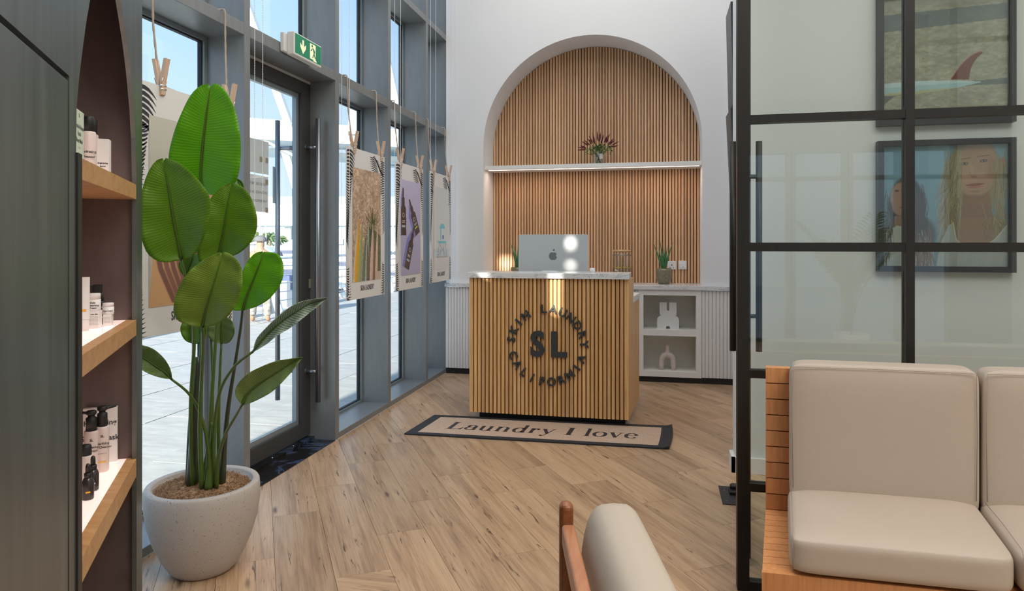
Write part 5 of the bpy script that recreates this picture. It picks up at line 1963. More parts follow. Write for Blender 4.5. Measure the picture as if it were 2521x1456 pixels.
# pointed ogive: both flanks meet at the tip
zz_ = np.linspace(1.45, 2.09, 30)


def rcv(z):
    return float(np.interp(z, [1.40, 1.50, 1.60, 1.69, 1.775, 1.838, 1.886, 1.92, 1.96, 2.01, 2.05, 2.09], [0.050, 0.053, 0.067, 0.098, 0.148, 0.200, 0.253, 0.297, 0.335, 0.385, 0.425, 0.462]))


def lcv(z):
    return float(np.interp(z, [1.40, 1.476, 1.563, 1.62, 1.683, 1.749, 1.812, 1.87, 1.93, 1.99, 2.04, 2.09], [0.772, 0.772, 0.768, 0.750, 0.722, 0.690, 0.652, 0.612, 0.568, 0.528, 0.495, 0.462]))


th_ = 0.012
mb = MB()
FE = -0.055                 # right-hand edge of the face
rp = [(FE, 0.0)] + [(FE, STOP)] + [(0.462, STOP)] + [(rcv(z), z) for z in zz_[::-1]] + [(0.050, 1.40), (0.050, 0.0)]
mb.prism([K(s, 0, z) for s, z in rp][::-1], QV * th_)
lp = [(0.462, STOP), (1.75, STOP), (1.75, 1.612), (0.825, 1.612), (0.825, 0.0), (0.772, 0.0), (0.772, 1.40)] + [(lcv(z), z) for z in zz_]
mb.prism([K(s, 0, z) for s, z in lp][::-1], QV * th_)
# recessed backing of the shadow gap
kbox(mb, 0.80, 1.75, th_, th_ + 0.01, 0.0, 1.66)
mb.build('face_panel', M['blackmetal'], un)
mb = MB()
kbox(mb, 0.838, 1.75, -0.001, th_, 0.0, 1.601)
mb.build('door', M['blackmetal'], un, bevel=0.002)
# outer sides and back
mb = MB()
kbox(mb, FE, 0.03, th_, 0.42, 0.0, STOP)
mb.build('side_wall', M['cab_inside'], un)
mb = MB()
kbox(mb, 0.03, 1.75, 0.40, 0.42, 0.0, STOP)
kbox(mb, 0.90, 0.92, th_ + 0.01, 0.40, 0.0, STOP)
mb.build('back_wall', M['cab_inside'], un)
kbox(MB(), FE, 1.75, 0, 0.42, STOP, STOP + 0.02).build('top_panel', M['blackmetal'], un)
kbox(MB(), 0.742, 0.775, -0.004, 0.06, 0.0, 1.475).build('edge_trim', M['black_steel'], un)
for zt, dz in ((1.470, 0.043), (1.073, 0.045), (0.665, 0.052)):
    kbox(MB(), 0.031, 0.742, 0.001, 0.028, zt - dz, zt).build('shelf_front', M['shelf_wood'], un)
    kbox(MB(), 0.031, 0.90, 0.028, 0.40, zt - dz, zt - 0.012).build('shelf', M['shelf_wood'], un)
    kbox(MB(), 0.033, 0.90, 0.029, 0.40, zt - 0.012, zt - 0.001).build('light_panel', M['lightpanel'], un)


# --- products
def kc(x, y, z):
    p_ = onZ(x, y, z) - Vector((P0.x, P0.y, 0))
    return p_.dot(EV), p_.dot(QV)


def label_lines(root, C, r, z0, txts, size, rot):
    """flat printing on the side of a product facing the viewer"""
    pass


def vdir(c):
    d_ = Vector((-c.x, -c.y, 0)).normalized()   # towards the viewer
    return d_


def printing(root, c, dist, items):
    """items: (text, size, height, bold); placed on a small tangent plane facing the viewer"""
    d_ = vdir(c)
    U = Vector((-d_.y, d_.x, 0))
    for tx, sz, h, bd in items:
        put_text('printing', tx, sz, M['ink'], c + d_ * dist + Vector((0, 0, h)), U, (0, 0, 1), root, bd)


def bar_(root, c, dist, w, h, dz, mat, name='band'):
    d_ = vdir(c)
    U = Vector((-d_.y, d_.x, 0))
    a = c + d_ * (dist + 0.0003) + Vector((0, 0, dz))
    MB().prism([a - U * w, a + U * w, a + U * w + Vector((0, 0, h)), a - U * w + Vector((0, 0, h))], d_ * -0.0006).build(name, mat, root)


def pump(c, r, hb, label, band, lines, ang):
    t_ = thing('pump_bottle', label, 'bottle', c)
    MB().lathe([(r * 0.9, 0), (r, 0.004), (r, hb - 0.006), (r * 0.93, hb), (0.002, hb)], c, 28).build('body', M['bottle_pink'], t_)
    rc = r * 0.76
    MB().lathe([(rc, hb), (rc, hb + 0.034), (rc * .9, hb + 0.036), (rc * .62, hb + 0.037), (rc * .62, hb + 0.046), (0.001, hb + 0.047)], c, 24).build('collar', M['black'], t_)
    mb = MB()
    hd = Vector((math.cos(ang), math.sin(ang), 0))
    p0 = c + Vector((0, 0, hb + 0.049))
    mb.tube([p0 - hd * 0.006, p0 + hd * 0.015, p0 + hd * 0.034 + Vector((0, 0, 0.002))], [0.0058, 0.0042, 0.0026], 8)
    mb.lathe([(0.0115, 0.044), (0.0125, 0.047), (0.0125, 0.053), (0.010, 0.055), (0.001, 0.0555)], c + Vector((0, 0, hb)), 20)
    mb.build('pump_head', M['black'], t_)
    printing(t_, c, r + 0.0004, [('SL', 0.009, hb * 0.80, 0.0003)] + [(l, 0.0085, hb * 0.64 - i * 0.010, 0.0002) for i, l in enumerate(lines)] + [('for face 5 oz', 0.004, hb * 0.42, 0)])
    bar_(t_, c, r, r * 0.55, 0.0035, hb * 0.22, band)
    return t_


def at3(x, y, z):
    p_ = onZ(x, y, z)
    return Vector((p_.x, p_.y, z))


z3, z2, z1 = 0.665, 1.073, 1.470
c = at3(252, 1160, z3)
pump(c, 0.0165, 0.125, 'taller clear pump bottle with orange band on the bottom lit shelf', M['yellow'], ('Clarifying', 'Gel Cleanser'), 0.9)
c = at3(225, 1166, z3)
pump(c, 0.0178, 0.118, 'pump bottle with pale blue band behind the short capped bottle', M['blue_band'], ('Hydrating', 'Cleanser'), 3.6)
c = at3(211, 1186, z3)
t_ = thing('toner_bottle', 'short frosted bottle with a round black cap on the bottom lit shelf', 'bottle', c)
MB().lathe([(0.015, 0), (0.0165, 0.004), (0.0165, 0.066), (0.0145, 0.07), (0.002, 0.07)], c, 28).build('body', M['bottle_pink'], t_)
MB().lathe([(0.0135, 0.07), (0.0138, 0.072), (0.0138, 0.092), (0.012, 0.097), (0.001, 0.098)], c, 24).build('cap', M['black'], t_)


def dropper(c, label, band):
    t_ = thing('dropper_bottle', label, 'bottle', c, None)
    MB().lathe([(0.0125, 0), (0.0135, 0.003), (0.0135, 0.042), (0.010, 0.051), (0.007, 0.054), (0.001, 0.055)], c, 24).build('body', M['amber_glass'], t_)
    MB().lathe([(0.0085, 0.053), (0.0085, 0.064), (0.006, 0.065)], c, 18).build('collar', M['black'], t_)
    MB().lathe([(0.006, 0.064), (0.0055, 0.08), (0.004, 0.086), (0.001, 0.088)], c, 14).build('bulb', M['black'], t_)
    bar_(t_, c, 0.0136, 0.005, 0.004, 0.018, band)
    return t_


c = at3(216.5, 1229, z3)
dropper(c, 'dark dropper bottle with yellow mark at the front of the bottom shelf', M['yellow'])
c = at3(229, 1207, z3)
dropper(c, 'dark dropper bottle with pale mark behind the front dropper', M['blue_band'])


def carton(sr, q, z, w, dp, h, mat, label, name='carton', lines=(), size=0.01, group=None, rot=0.0, front='S'):
    """carton with its broad face along the unit's front; sr = s of its right end"""
    a, b = K(sr, q, z), K(sr + w, q, z)
    cen = (a + b) / 2 + QV * dp / 2
    t_ = thing(name, label, 'box', cen, group)
    mb = MB()
    kbox(mb, sr, sr + w, q, q + dp, z, z + h)
    mb.build('card', mat, t_, bevel=0.0008)
    U = -EV
    O = (a + b) / 2 - QV * 0.0005
    for tx, sz, hh, bd in lines:
        put_text('printing', tx, sz, M['ink'], O + Vector((0, 0, hh)), U, (0, 0, 1), t_, bd)
    return t_


def q_at(x, s_):
    """depth into the unit where the sight line at picture column x meets the plane s = s_"""
    k_ = (x - CX) / F
    dx, dy = k_ * cT - sT, k_ * sT + cT
    d = (s_ + P0.x * EV.x + P0.y * EV.y) / (dx * EV.x + dy * EV.y)
    return (Vector((d * dx - P0.x, d * dy - P0.y, 0))).dot(QV)


def qcarton(s_, xl, xr, dp, z, h, mat, label, name='carton', lines=()):
    """carton whose broad face looks along the unit towards the viewer"""
    q0, q1 = q_at(xr, s_), q_at(xl, s_)
    t_ = thing(name, label, 'box', K(s_ - dp / 2, (q0 + q1) / 2, z))
    mb = MB()
    kbox(mb, s_ - dp, s_, q0, q1, z, z + h)
    mb.build('card', mat, t_, bevel=0.0008)
    O = K(s_ + 0.0005, (q0 + q1) / 2, z)
    for tx, sz, hh, bd in lines:
        put_text('printing', tx, sz, M['ink'], O + Vector((0, 0, hh)), -QV, (0, 0, 1), t_, bd)
    return q0, q1


# sheet-mask carton on the bottom shelf
qcarton(0.055, 204, 288, 0.018, z3, 0.158, M['prod_white'], 'tall white face mask carton behind the pump bottles', 'mask_carton',
       [('SL', 0.012, 0.135, 0.0003), ('Hydrating', 0.021, 0.115, 0.0004), ('Facial', 0.021, 0.093, 0.0004), ('Sheet Mask', 0.021, 0.071, 0.0004), ('for all skin types', 0.006, 0.055, 0)])
# middle shelf
c = at3(205, 815, z2)
t_ = thing('cream_tube', 'white squeeze tube with orange mark standing on its cap on the middle shelf', 'tube', c)
MB().lathe([(0.0125, 0), (0.013, 0.028), (0.0135, 0.03)], c, 24).build('cap', M['prod_white'], t_)
d_ = vdir(c)
U = Vector((-d_.y, d_.x, 0))
mb = MB()
ring = []
for t, rx, ry in ((0.03, 0.0145, 0.0145), (0.06, 0.0145, 0.012), (0.10, 0.0145, 0.007), (0.128, 0.0145, 0.0012), (0.138, 0.0145, 0.001)):
    ring.append([c + U * rx * math.cos(k * pi / 10) + d_ * ry * math.sin(k * pi / 10) + Vector((0, 0, t)) for k in range(20)])
vs = [p_ for r_ in ring for p_ in r_]
fs = [(i * 20 + k, i * 20 + (k + 1) % 20, (i + 1) * 20 + (k + 1) % 20, (i + 1) * 20 + k) for i in range(4) for k in range(20)]
mb.add(vs, fs, 0, True)
mb.add(ring[0][::-1], [tuple(range(20))])
mb.add(ring[-1], [tuple(range(20))])
mb.build('body', M['prod_white'], t_)
bar_(t_, c, 0.0125, 0.006, 0.006, 0.05, M['yellow'])


def on_box(x0, x1, ybase, ytop, z, dpth, label, lines):
    a = at3(x0, ybase, z)
    b = at3(x1, ybase, z)
    s0, q0 = kc(x1, ybase, z)
    s1, q1 = kc(x0, ybase, z)
    d = -a.x * sT + a.y * cT
    h = (ybase - ytop) / F * d
    q = min(q0, q1)
    return carton(s0, q, z, abs(s1 - s0) * 0.8, dpth, h, M['prod_white'], label, 'carton', lines), h, s0, q


h1, h2 = 0.046, 0.031
sA, sB = 0.242, 0.190
qa0, qa1 = qcarton(sA, 209, 244, 0.038, z2, h1, M['prod_white'], 'square white carton under the larger cream jar on the middle shelf', 'carton', [('Love your skin', 0.0045, 0.038, 0.0002)] + [('moisturizing cream for face', 0.0025, 0.032 - k * 0.0035, 0) for k in range(7)])
qb0, qb1 = qcarton(sB, 253, 274, 0.03, z2, h2, M['prod_white'], 'smaller white carton under the small cream jar on the middle shelf', 'carton', [('cream for all skin', 0.0024, 0.024 - k * 0.0035, 0) for k in range(5)])


def jar(c, r, h, label, lines):
    t_ = thing('cream_jar', label, 'jar', c)
    MB().lathe([(r * 0.95, 0), (r, 0.003), (r, h * 0.66), (0.002, h * 0.66)], c, 28).build('body', M['prod_white'], t_)
    MB().lathe([(r * 0.97, h * 0.66), (r * 0.97, h * 0.98), (r * 0.93, h), (0.002, h)], c, 28).build('lid', M['prod_white'], t_)
    printing(t_, c, r + 0.0004, lines)
    return t_


c = K(sA - 0.019, (qa0 + qa1) / 2 + 0.002, z2 + h1)
jar(c, 0.0188, 0.046, 'larger white cream jar standing on a square carton', [('Daily', 0.006, 0.022, 0.0002), ('Moisturizing', 0.0055, 0.015, 0.0002), ('Cream', 0.006, 0.008, 0.0002)])
c = K(sB - 0.015, (qb0 + qb1) / 2, z2 + h2)
jar(c, 0.0142, 0.031, 'small white cream jar standing on a small carton', [('Eye Cream', 0.005, 0.010, 0.0002)])
dropper(K(0.13, q_at(250, 0.13), z2 + 0.0), 'dark dropper bottle behind the cream jars on the middle shelf', M['blue_band'])
qcarton(0.11, 227.5, 247, 0.03, z2, 0.108, M['black'], 'black carton right one of the two at the back of the middle shelf', 'black_carton', [('SL', 0.009, 0.09, 0.0003)])
qcarton(0.13, 205, 226, 0.03, z2, 0.106, M['black'], 'black carton left one of the two at the back of the middle shelf', 'black_carton', [('SL', 0.009, 0.09, 0.0003)])
# top shelf


def kq(x, y, qq):
    k_ = (x - CX) / F
    dx, dy = k_ * cT - sT, k_ * sT + cT
    d = (qq + P0.x * QV.x + P0.y * QV.y) / (dx * QV.x + dy * QV.y)
    w_ = P(d, x, y)
    return (w_ - Vector((P0.x, P0.y, 0))).dot(EV), w_.z


s_g0, zg0 = kq(183, 262, 0.03)
s_g1, _ = kq(206.6, 280, 0.03)
carton(s_g1, 0.03, z1, s_g0 - s_g1, 0.012, zg0 - z1, M['prod_green'], 'pale green face mask carton at the left of the top shelf', 'mask_carton',
       [('SL', 0.010, 0.105, 0.0002), ('Wrinkle Release', 0.0125, 0.080, 0.0002), ('Facial', 0.0125, 0.065, 0.0002), ('Sheet Mask', 0.0125, 0.05, 0.0002), ('5 masks', 0.005, 0.035, 0)])
for x, yt, yc_, q, r, lb_, ln in ((218, 325, 288, 0.055, 0.0165, 'front pump bottle with tall black cap on the top shelf', ('Hydrating', 'Cleanser')), (229, 332, 295, 0.095, 0.0135, 'second capped bottle standing behind the front one on the top shelf', ('Daily', 'SPF'))):
    s_, zb = kq(x, yt, q)
    _, zc_ = kq(x, yc_, q)
    c = K(s_, q, z1)
    hb = zb - z1
    t_ = thing('capped_bottle', lb_, 'bottle', c)
    MB().lathe([(r * 0.95, 0), (r, 0.003), (r, hb - 0.004), (r * 0.9, hb), (0.002, hb)], c, 28).build('body', M['bottle_pink'], t_)
    MB().lathe([(r * 0.78, hb), (r * 0.78, zc_ - z1 - 0.002), (r * 0.7, zc_ - z1), (0.001, zc_ - z1)], c, 24).build('cap', M['black'], t_)
    printing(t_, c, r + 0.0004, [(ln[0], 0.008, hb * 0.5, 0.0002), (ln[1], 0.008, hb * 0.38, 0.0002)])
qcarton(0.29, 238, 268, 0.03, z1, 0.098, M['prod_white'], 'white square serum carton at the right end of the top shelf group', 'carton', [('Brightening', 0.005, 0.035, 0.0002), ('Serum', 0.005, 0.027, 0.0002)])

# ================================================================== BIG PLANT
PC = Vector((-1.775, 2.405, 0))
pt = thing('potted_bird_of_paradise', 'tall bird-of-paradise plant with paddle leaves in a speckled round white pot', 'plant', PC)
prof = [(0.095, 0.0), (0.112, 0.004), (0.128, 0.02), (0.155, 0.065), (0.183, 0.13), (0.203, 0.20), (0.2125, 0.265), (0.213, 0.31), (0.211, 0.338), (0.207, 0.345), (0.188, 0.345), (0.183, 0.34), (0.183, 0.318), (0.10, 0.312), (0.002, 0.312)]
MB().lathe(prof, PC, 72).build('pot', M['potw'], pt)
mb = MB()
rnd = random.Random(9)
mb.lathe([(0.18, 0.312), (0.17, 0.325), (0.10, 0.338), (0.002, 0.34)], PC, 32)
for k in range(2600):
    r, a = 0.172 * math.sqrt(rnd.random()), rnd.uniform(0, 2 * pi)
    z_ = 0.322 + 0.014 * (1 - (r / 0.175) ** 2)
    p0 = PC + Vector((r * math.cos(a), r * math.sin(a), z_))
    b = rnd.uniform(0, 2 * pi)
    L = rnd.uniform(0.008, 0.02)
    p1 = p0 + Vector((math.cos(b) * L * 0.5, math.sin(b) * L * 0.5, rnd.uniform(0.003, 0.013)))
    p2 = p0 + Vector((math.cos(b + 0.8) * L, math.sin(b + 0.8) * L, rnd.uniform(0, 0.008)))
    mb.tube([p0, p1, p2], 0.0011, 3, cap=False)
o = mb.build('moss', M['moss'], pt)
o['kind'] = 'stuff'


def leaf(name, left, right, mid, d0, d1, fold=0.03, bow=0.02, mat='leaf', wav=0.004, n=26, m=7, label=None):
    """outline points base->tip in the picture, lifted to real positions at depth d0 (base) .. d1 (tip)"""
    def res(pts):
        return sweep([Vector((x, y, 0)) for x, y in pts], n)
    Lp, Rp, Mp = res(left), res(right), res(mid)
    vs, uv = [], []
    for i in range(n):
        t = i / (n - 1)
        d_ = lerp(d0, d1, t) + bow * math.sin(pi * t)
        for j in range(2 * m + 1):
            w = (j - m) / m
            e_ = (Lp if w < 0 else Rp)[i]
            a = abs(w)
            q_ = Mp[i].lerp(e_, a)
            dd_ = d_ - fold * a ** 1.5 * math.sin(pi * min(1, max(0, t * 0.9 + 0.05))) + wav * math.sin(t * 23 + w * 4) * a + wav * 0.7 * math.sin(t * 61) * a * a
            vs.append(P(dd_, q_.x, q_.y))
            uv.append((t, 0.5 + w * 0.5))
    k = 2 * m + 1
    fs = [(i * k + j, i * k + j + 1, (i + 1) * k + j + 1, (i + 1) * k + j) for i in range(n - 1) for j in range(2 * m)]
    mb = MB()
    mb.add(vs, fs, 0, True)
    me = bpy.data.meshes.new(name)
    me.from_pydata([tuple(v) for v in vs], [], fs)
    me.materials.append(M[mat])
    ul_ = me.uv_layers.new(name='UVMap')
    for lp_ in me.loops:
        ul_.data[lp_.index].uv = uv[lp_.vertex_index]
    me.polygons.foreach_set('use_smooth', [True] * len(fs))
    me.update()
    o = link(name, me, pt)
    so = o.modifiers.new('s', 'SOLIDIFY')
    so.thickness = 0.0012
    # raised midrib
    mr_ = []
    rr_ = []
    for i in range(0, n - 2, 1):
        t = i / (n - 1)
        mr_.append(P(lerp(d0, d1, t) + bow * math.sin(pi * t) - 0.002, Mp[i].x, Mp[i].y))
        rr_.append(0.0042 * (1 - t) + 0.0006)
    MB().tube(mr_, rr_, 6).build('midrib', M['stem'], o)
    return o


# the leaves, seen in the photograph from the top down
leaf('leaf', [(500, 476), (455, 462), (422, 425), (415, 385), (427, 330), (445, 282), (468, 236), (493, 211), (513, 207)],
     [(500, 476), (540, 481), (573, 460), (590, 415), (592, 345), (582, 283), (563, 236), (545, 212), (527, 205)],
     [(500, 476), (494, 430), (497, 380), (502, 330), (509, 275), (514, 240), (517, 220), (518, 216), (518.5, 214)], 2.66, 2.58, 0.02, -0.02, 'leaf_backlit')
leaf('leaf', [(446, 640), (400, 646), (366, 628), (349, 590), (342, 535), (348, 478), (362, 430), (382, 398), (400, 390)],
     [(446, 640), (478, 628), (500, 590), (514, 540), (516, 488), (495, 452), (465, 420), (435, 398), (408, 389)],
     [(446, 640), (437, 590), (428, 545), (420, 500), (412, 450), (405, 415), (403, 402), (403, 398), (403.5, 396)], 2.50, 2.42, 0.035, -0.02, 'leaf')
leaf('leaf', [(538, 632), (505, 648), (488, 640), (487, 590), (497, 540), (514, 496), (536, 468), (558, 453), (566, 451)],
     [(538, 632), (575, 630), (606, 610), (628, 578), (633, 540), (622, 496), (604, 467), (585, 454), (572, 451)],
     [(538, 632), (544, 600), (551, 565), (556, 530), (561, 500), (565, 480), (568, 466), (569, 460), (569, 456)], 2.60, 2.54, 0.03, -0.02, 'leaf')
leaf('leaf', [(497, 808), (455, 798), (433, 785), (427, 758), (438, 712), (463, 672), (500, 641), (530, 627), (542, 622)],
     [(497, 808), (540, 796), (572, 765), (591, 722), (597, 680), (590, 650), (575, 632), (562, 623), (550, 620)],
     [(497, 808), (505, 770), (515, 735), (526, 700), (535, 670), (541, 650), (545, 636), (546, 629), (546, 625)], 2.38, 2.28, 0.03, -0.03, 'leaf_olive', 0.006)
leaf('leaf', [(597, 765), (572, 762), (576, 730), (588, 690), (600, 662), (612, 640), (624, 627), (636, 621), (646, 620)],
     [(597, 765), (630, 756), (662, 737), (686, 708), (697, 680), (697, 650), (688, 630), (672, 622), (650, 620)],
     [(597, 765), (606, 735), (617, 705), (628, 678), (637, 655), (643, 640), (646, 630), (648, 624), (648.5, 622)], 2.58, 2.50, 0.02, -0.02, 'leaf_backlit')
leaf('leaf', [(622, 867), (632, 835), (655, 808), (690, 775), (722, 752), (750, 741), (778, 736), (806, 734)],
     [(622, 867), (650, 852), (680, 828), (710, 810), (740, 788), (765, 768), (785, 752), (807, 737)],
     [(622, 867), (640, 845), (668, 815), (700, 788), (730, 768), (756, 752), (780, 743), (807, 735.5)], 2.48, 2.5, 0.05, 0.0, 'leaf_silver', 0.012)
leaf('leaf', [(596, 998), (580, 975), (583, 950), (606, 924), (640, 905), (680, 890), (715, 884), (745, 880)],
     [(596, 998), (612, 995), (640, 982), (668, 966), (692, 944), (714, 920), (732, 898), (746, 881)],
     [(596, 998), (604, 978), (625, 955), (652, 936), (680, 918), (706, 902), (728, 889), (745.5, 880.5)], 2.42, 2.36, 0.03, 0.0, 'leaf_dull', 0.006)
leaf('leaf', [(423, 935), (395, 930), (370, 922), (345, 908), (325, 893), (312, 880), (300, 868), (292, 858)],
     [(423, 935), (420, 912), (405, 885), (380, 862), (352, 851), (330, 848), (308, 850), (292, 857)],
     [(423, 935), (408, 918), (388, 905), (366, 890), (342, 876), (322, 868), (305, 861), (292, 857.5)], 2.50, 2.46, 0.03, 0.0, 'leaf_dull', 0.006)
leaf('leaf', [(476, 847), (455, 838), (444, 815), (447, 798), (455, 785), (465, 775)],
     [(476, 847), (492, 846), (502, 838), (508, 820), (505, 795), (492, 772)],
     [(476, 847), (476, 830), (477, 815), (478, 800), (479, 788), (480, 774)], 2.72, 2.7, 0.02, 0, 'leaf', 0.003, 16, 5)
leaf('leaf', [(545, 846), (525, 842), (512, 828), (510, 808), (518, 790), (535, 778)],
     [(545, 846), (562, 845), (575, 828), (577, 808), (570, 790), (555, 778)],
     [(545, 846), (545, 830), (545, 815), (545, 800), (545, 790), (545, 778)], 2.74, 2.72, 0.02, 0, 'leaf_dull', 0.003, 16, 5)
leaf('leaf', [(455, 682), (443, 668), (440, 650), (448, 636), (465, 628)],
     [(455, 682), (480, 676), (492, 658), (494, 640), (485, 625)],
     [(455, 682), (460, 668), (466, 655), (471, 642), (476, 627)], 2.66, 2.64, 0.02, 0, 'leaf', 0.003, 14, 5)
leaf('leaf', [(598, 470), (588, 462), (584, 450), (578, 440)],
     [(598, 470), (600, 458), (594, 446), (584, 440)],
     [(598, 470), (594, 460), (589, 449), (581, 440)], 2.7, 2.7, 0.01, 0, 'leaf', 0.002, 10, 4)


def stalk(pts, w0, w1, mat='stem', name='stalk'):
    """pts: (x, y, depth); widths in metres"""
    q_ = sweep([P(d_, x, y) for x, y, d_ in pts], 22)
    MB().tube(q_, [lerp(w0, w1, i / 21) for i in range(22)], 9).build(name, M[mat], pt)


DC = -PC.x * sT + PC.y * cT
DC = 2.715
stalk([(483, 1196, DC), (487, 1000, 2.70), (500, 800, 2.68), (505, 600, 2.68), (500, 470, 2.66)], 0.012, 0.0045)
stalk([(474, 1196, 2.69), (470, 1000, 2.66), (478, 820, 2.60), (460, 700, 2.54), (446, 640, 2.50)], 0.010, 0.0045)
stalk([(510, 1200, 2.68), (520, 1000, 2.66), (532, 820, 2.63), (540, 700, 2.62), (538, 630, 2.60)], 0.010, 0.004)
stalk([(497, 1202, 2.66), (492, 1050, 2.60), (498, 900, 2.48), (500, 830, 2.42), (497, 806, 2.38)], 0.010, 0.0045)
stalk([(545, 1192, 2.72), (560, 1020, 2.70), (578, 900, 2.66), (592, 810, 2.62), (597, 765, 2.58)], 0.011, 0.0045, 'stem_dark')
stalk([(527, 1200, 2.68), (527, 1080, 2.64), (540, 970, 2.58), (575, 905, 2.52), (622, 867, 2.48)], 0.009, 0.0045)
stalk([(533, 1202, 2.67), (537, 1130, 2.62), (555, 1070, 2.55), (580, 1025, 2.48), (596, 997, 2.42)], 0.009, 0.0042)
stalk([(515, 1202, 2.67), (512, 1100, 2.64), (493, 1020, 2.60), (465, 970, 2.55), (423, 935, 2.50)], 0.009, 0.0042)
stalk([(462, 1196, 2.72), (466, 1080, 2.72), (474, 940, 2.72), (476, 846, 2.72)], 0.010, 0.005, 'stem_dark')
stalk([(540, 1194, 2.74), (538, 1050, 2.74), (541, 930, 2.74), (545, 846, 2.74)], 0.009, 0.0045)
stalk([(495, 1192, 2.76), (520, 1050, 2.76), (522, 900, 2.74), (515, 780, 2.72)], 0.009, 0.004)
stalk([(478, 1190, 2.74), (482, 1000, 2.72), (470, 760, 2.68), (455, 682, 2.66)], 0.009, 0.004)
# sheaths at the foot
stalk([(470, 1197, 2.70), (474, 1120, 2.69), (480, 1000, 2.68), (488, 880, 2.68)], 0.0185, 0.011, 'stem_dark', 'sheath')
stalk([(513, 1203, 2.66), (516, 1150, 2.66), (520, 1090, 2.66), (522, 1040, 2.66)], 0.0165, 0.004, 'stem', 'sheath')
stalk([(549, 1192, 2.73), (551, 1150, 2.73), (553, 1100, 2.72)], 0.011, 0.009, 'stem_dark', 'sheath')
stalk([(519, 1120, 2.655), (520, 1070, 2.65), (519, 1040, 2.65)], 0.006, 0.0008, 'stem', 'shoot')

# ================================================================== GLASS PARTITION
pa_ = thing('glass_partition', 'black steel framed glass partition wall behind the bench', 'partition', (1.2, 2.67, 0))
YP = 2.67
zt = CEIL
stx = [(0.288, 0.331), (0.861, 0.890), (1.431, 1.460), (2.01, 2.04), (2.59, 2.62), (3.17, 3.20), (3.75, 3.78)]
for i, (a, b) in enumerate(stx):
    MB().box(a, b, YP - 0.001, YP + 0.045, 0, zt).build('post' if i == 0 else 'upright', M['black_steel'], pa_)
bars = [(0, 0.035), (0.372, 0.402), (0.795, 0.825), (1.267, 1.300), (1.745, 1.775), (2.225, 2.255), (2.70, 2.73), (3.2, 3.23), (3.7, 3.73)]
for z0, z1 in bars:
    MB().box(0.331, RX1 - 0.001, YP + 0.001, YP + 0.04, z0, z1).build('rail', M['black_steel'], pa_)
for i in range(len(stx)):
    a = stx[i][1]
    b = stx[i + 1][0] if i + 1 < len(stx) else RX1
    for j in range(len(bars)):
        z0 = bars[j][1]
        z1 = bars[j + 1][0] if j + 1 < len(bars) else zt
        MB().box(a, b, YP + 0.018, YP + 0.026, z0, z1).build('pane', M['part_glass'], pa_)
# open door leaf, edge-on
c0, c1 = P(2.70, 1832, HY), P(3.60, 1832, HY)
dl = thing('glass_door_leaf', 'black framed glass door standing open edge-on behind the partition post', 'door', (c0.x, c0.y, 0))
dv = Vector((c1.x - c0.x, c1.y - c0.y, 0)).normalized()
nv = Vector((dv.y, -dv.x, 0))


def leafbox(mb, t0, t1, w, z0, z1):
    a, b = Vector((c0.x, c0.y, 0)) + dv * t0, Vector((c0.x, c0.y, 0)) + dv * t1
    mb.hexa([a + nv * w + Vector((0, 0, z0)), b + nv * w + Vector((0, 0, z0)), b - nv * w + Vector((0, 0, z0)), a - nv * w + Vector((0, 0, z0)),
             a + nv * w + Vector((0, 0, z1)), b + nv * w + Vector((0, 0, z1)), b - nv * w + Vector((0, 0, z1)), a - nv * w + Vector((0, 0, z1))])
    return mb


mb = MB()
leafbox(mb, 0.05, 0.10, 0.025, 0.03, 4.2)
leafbox(mb, 0.88, 0.92, 0.016, 0.03, 4.2)
for z0, z1 in ((0.03, 0.08), (0.795, 0.825), (1.745, 1.775), (2.70, 2.73), (4.15, 4.2)):
    leafbox(mb, 0.10, 0.88, 0.014, z0, z1)
mb.build('door_frame', M['black_steel'], dl)
leafbox(MB(), 0.10, 0.88, 0.003, 0.08, 4.15).build('pane', M['part_glass'], dl)
for (x, y0, y1, s0, s1) in ((1804, 349, 864, 435, 779), (1868.5, 348, 866, 435, 779)):
    dpt = 2.76
    a, b = P(dpt, x, y0), P(dpt, x, y1)
    mb = MB()
    mb.tube([a, b], 0.0125, 14)
    for yy in (s0, s1):
        p0 = P(dpt, x, yy)
        q0 = P(dpt + 0.01, 1830, yy)
        mb.tube([p0, q0], 0.009, 10)
    mb.build('pull_handle', M['black_steel'], dl)
fp = thing('floor_closer', 'flat black door closer plate on the floor by the open glass door', 'door closer', (0.36, 3.66, 0))
MB().box(0.312, 0.42, 3.53, 3.79, 0, 0.004).build('plate', M['black'], fp, bevel=0.001)
MB().box(0.358, 0.40, 3.66, 3.73, 0.004, 0.02).build('pivot', M['black_steel'], fp, bevel=0.003)
MB().lathe([(0.022, 0.02), (0.022, 0.036), (0.018, 0.04)], (0.385, 3.72, 0), 20).build('cap', M['black_steel'], fp)
for yy in (3.57, 3.72):
    MB().lathe([(0.004, 0), (0.004, 0.002)], (0.335, yy, 0.004), 10).build('screw', M['steel'], fp)

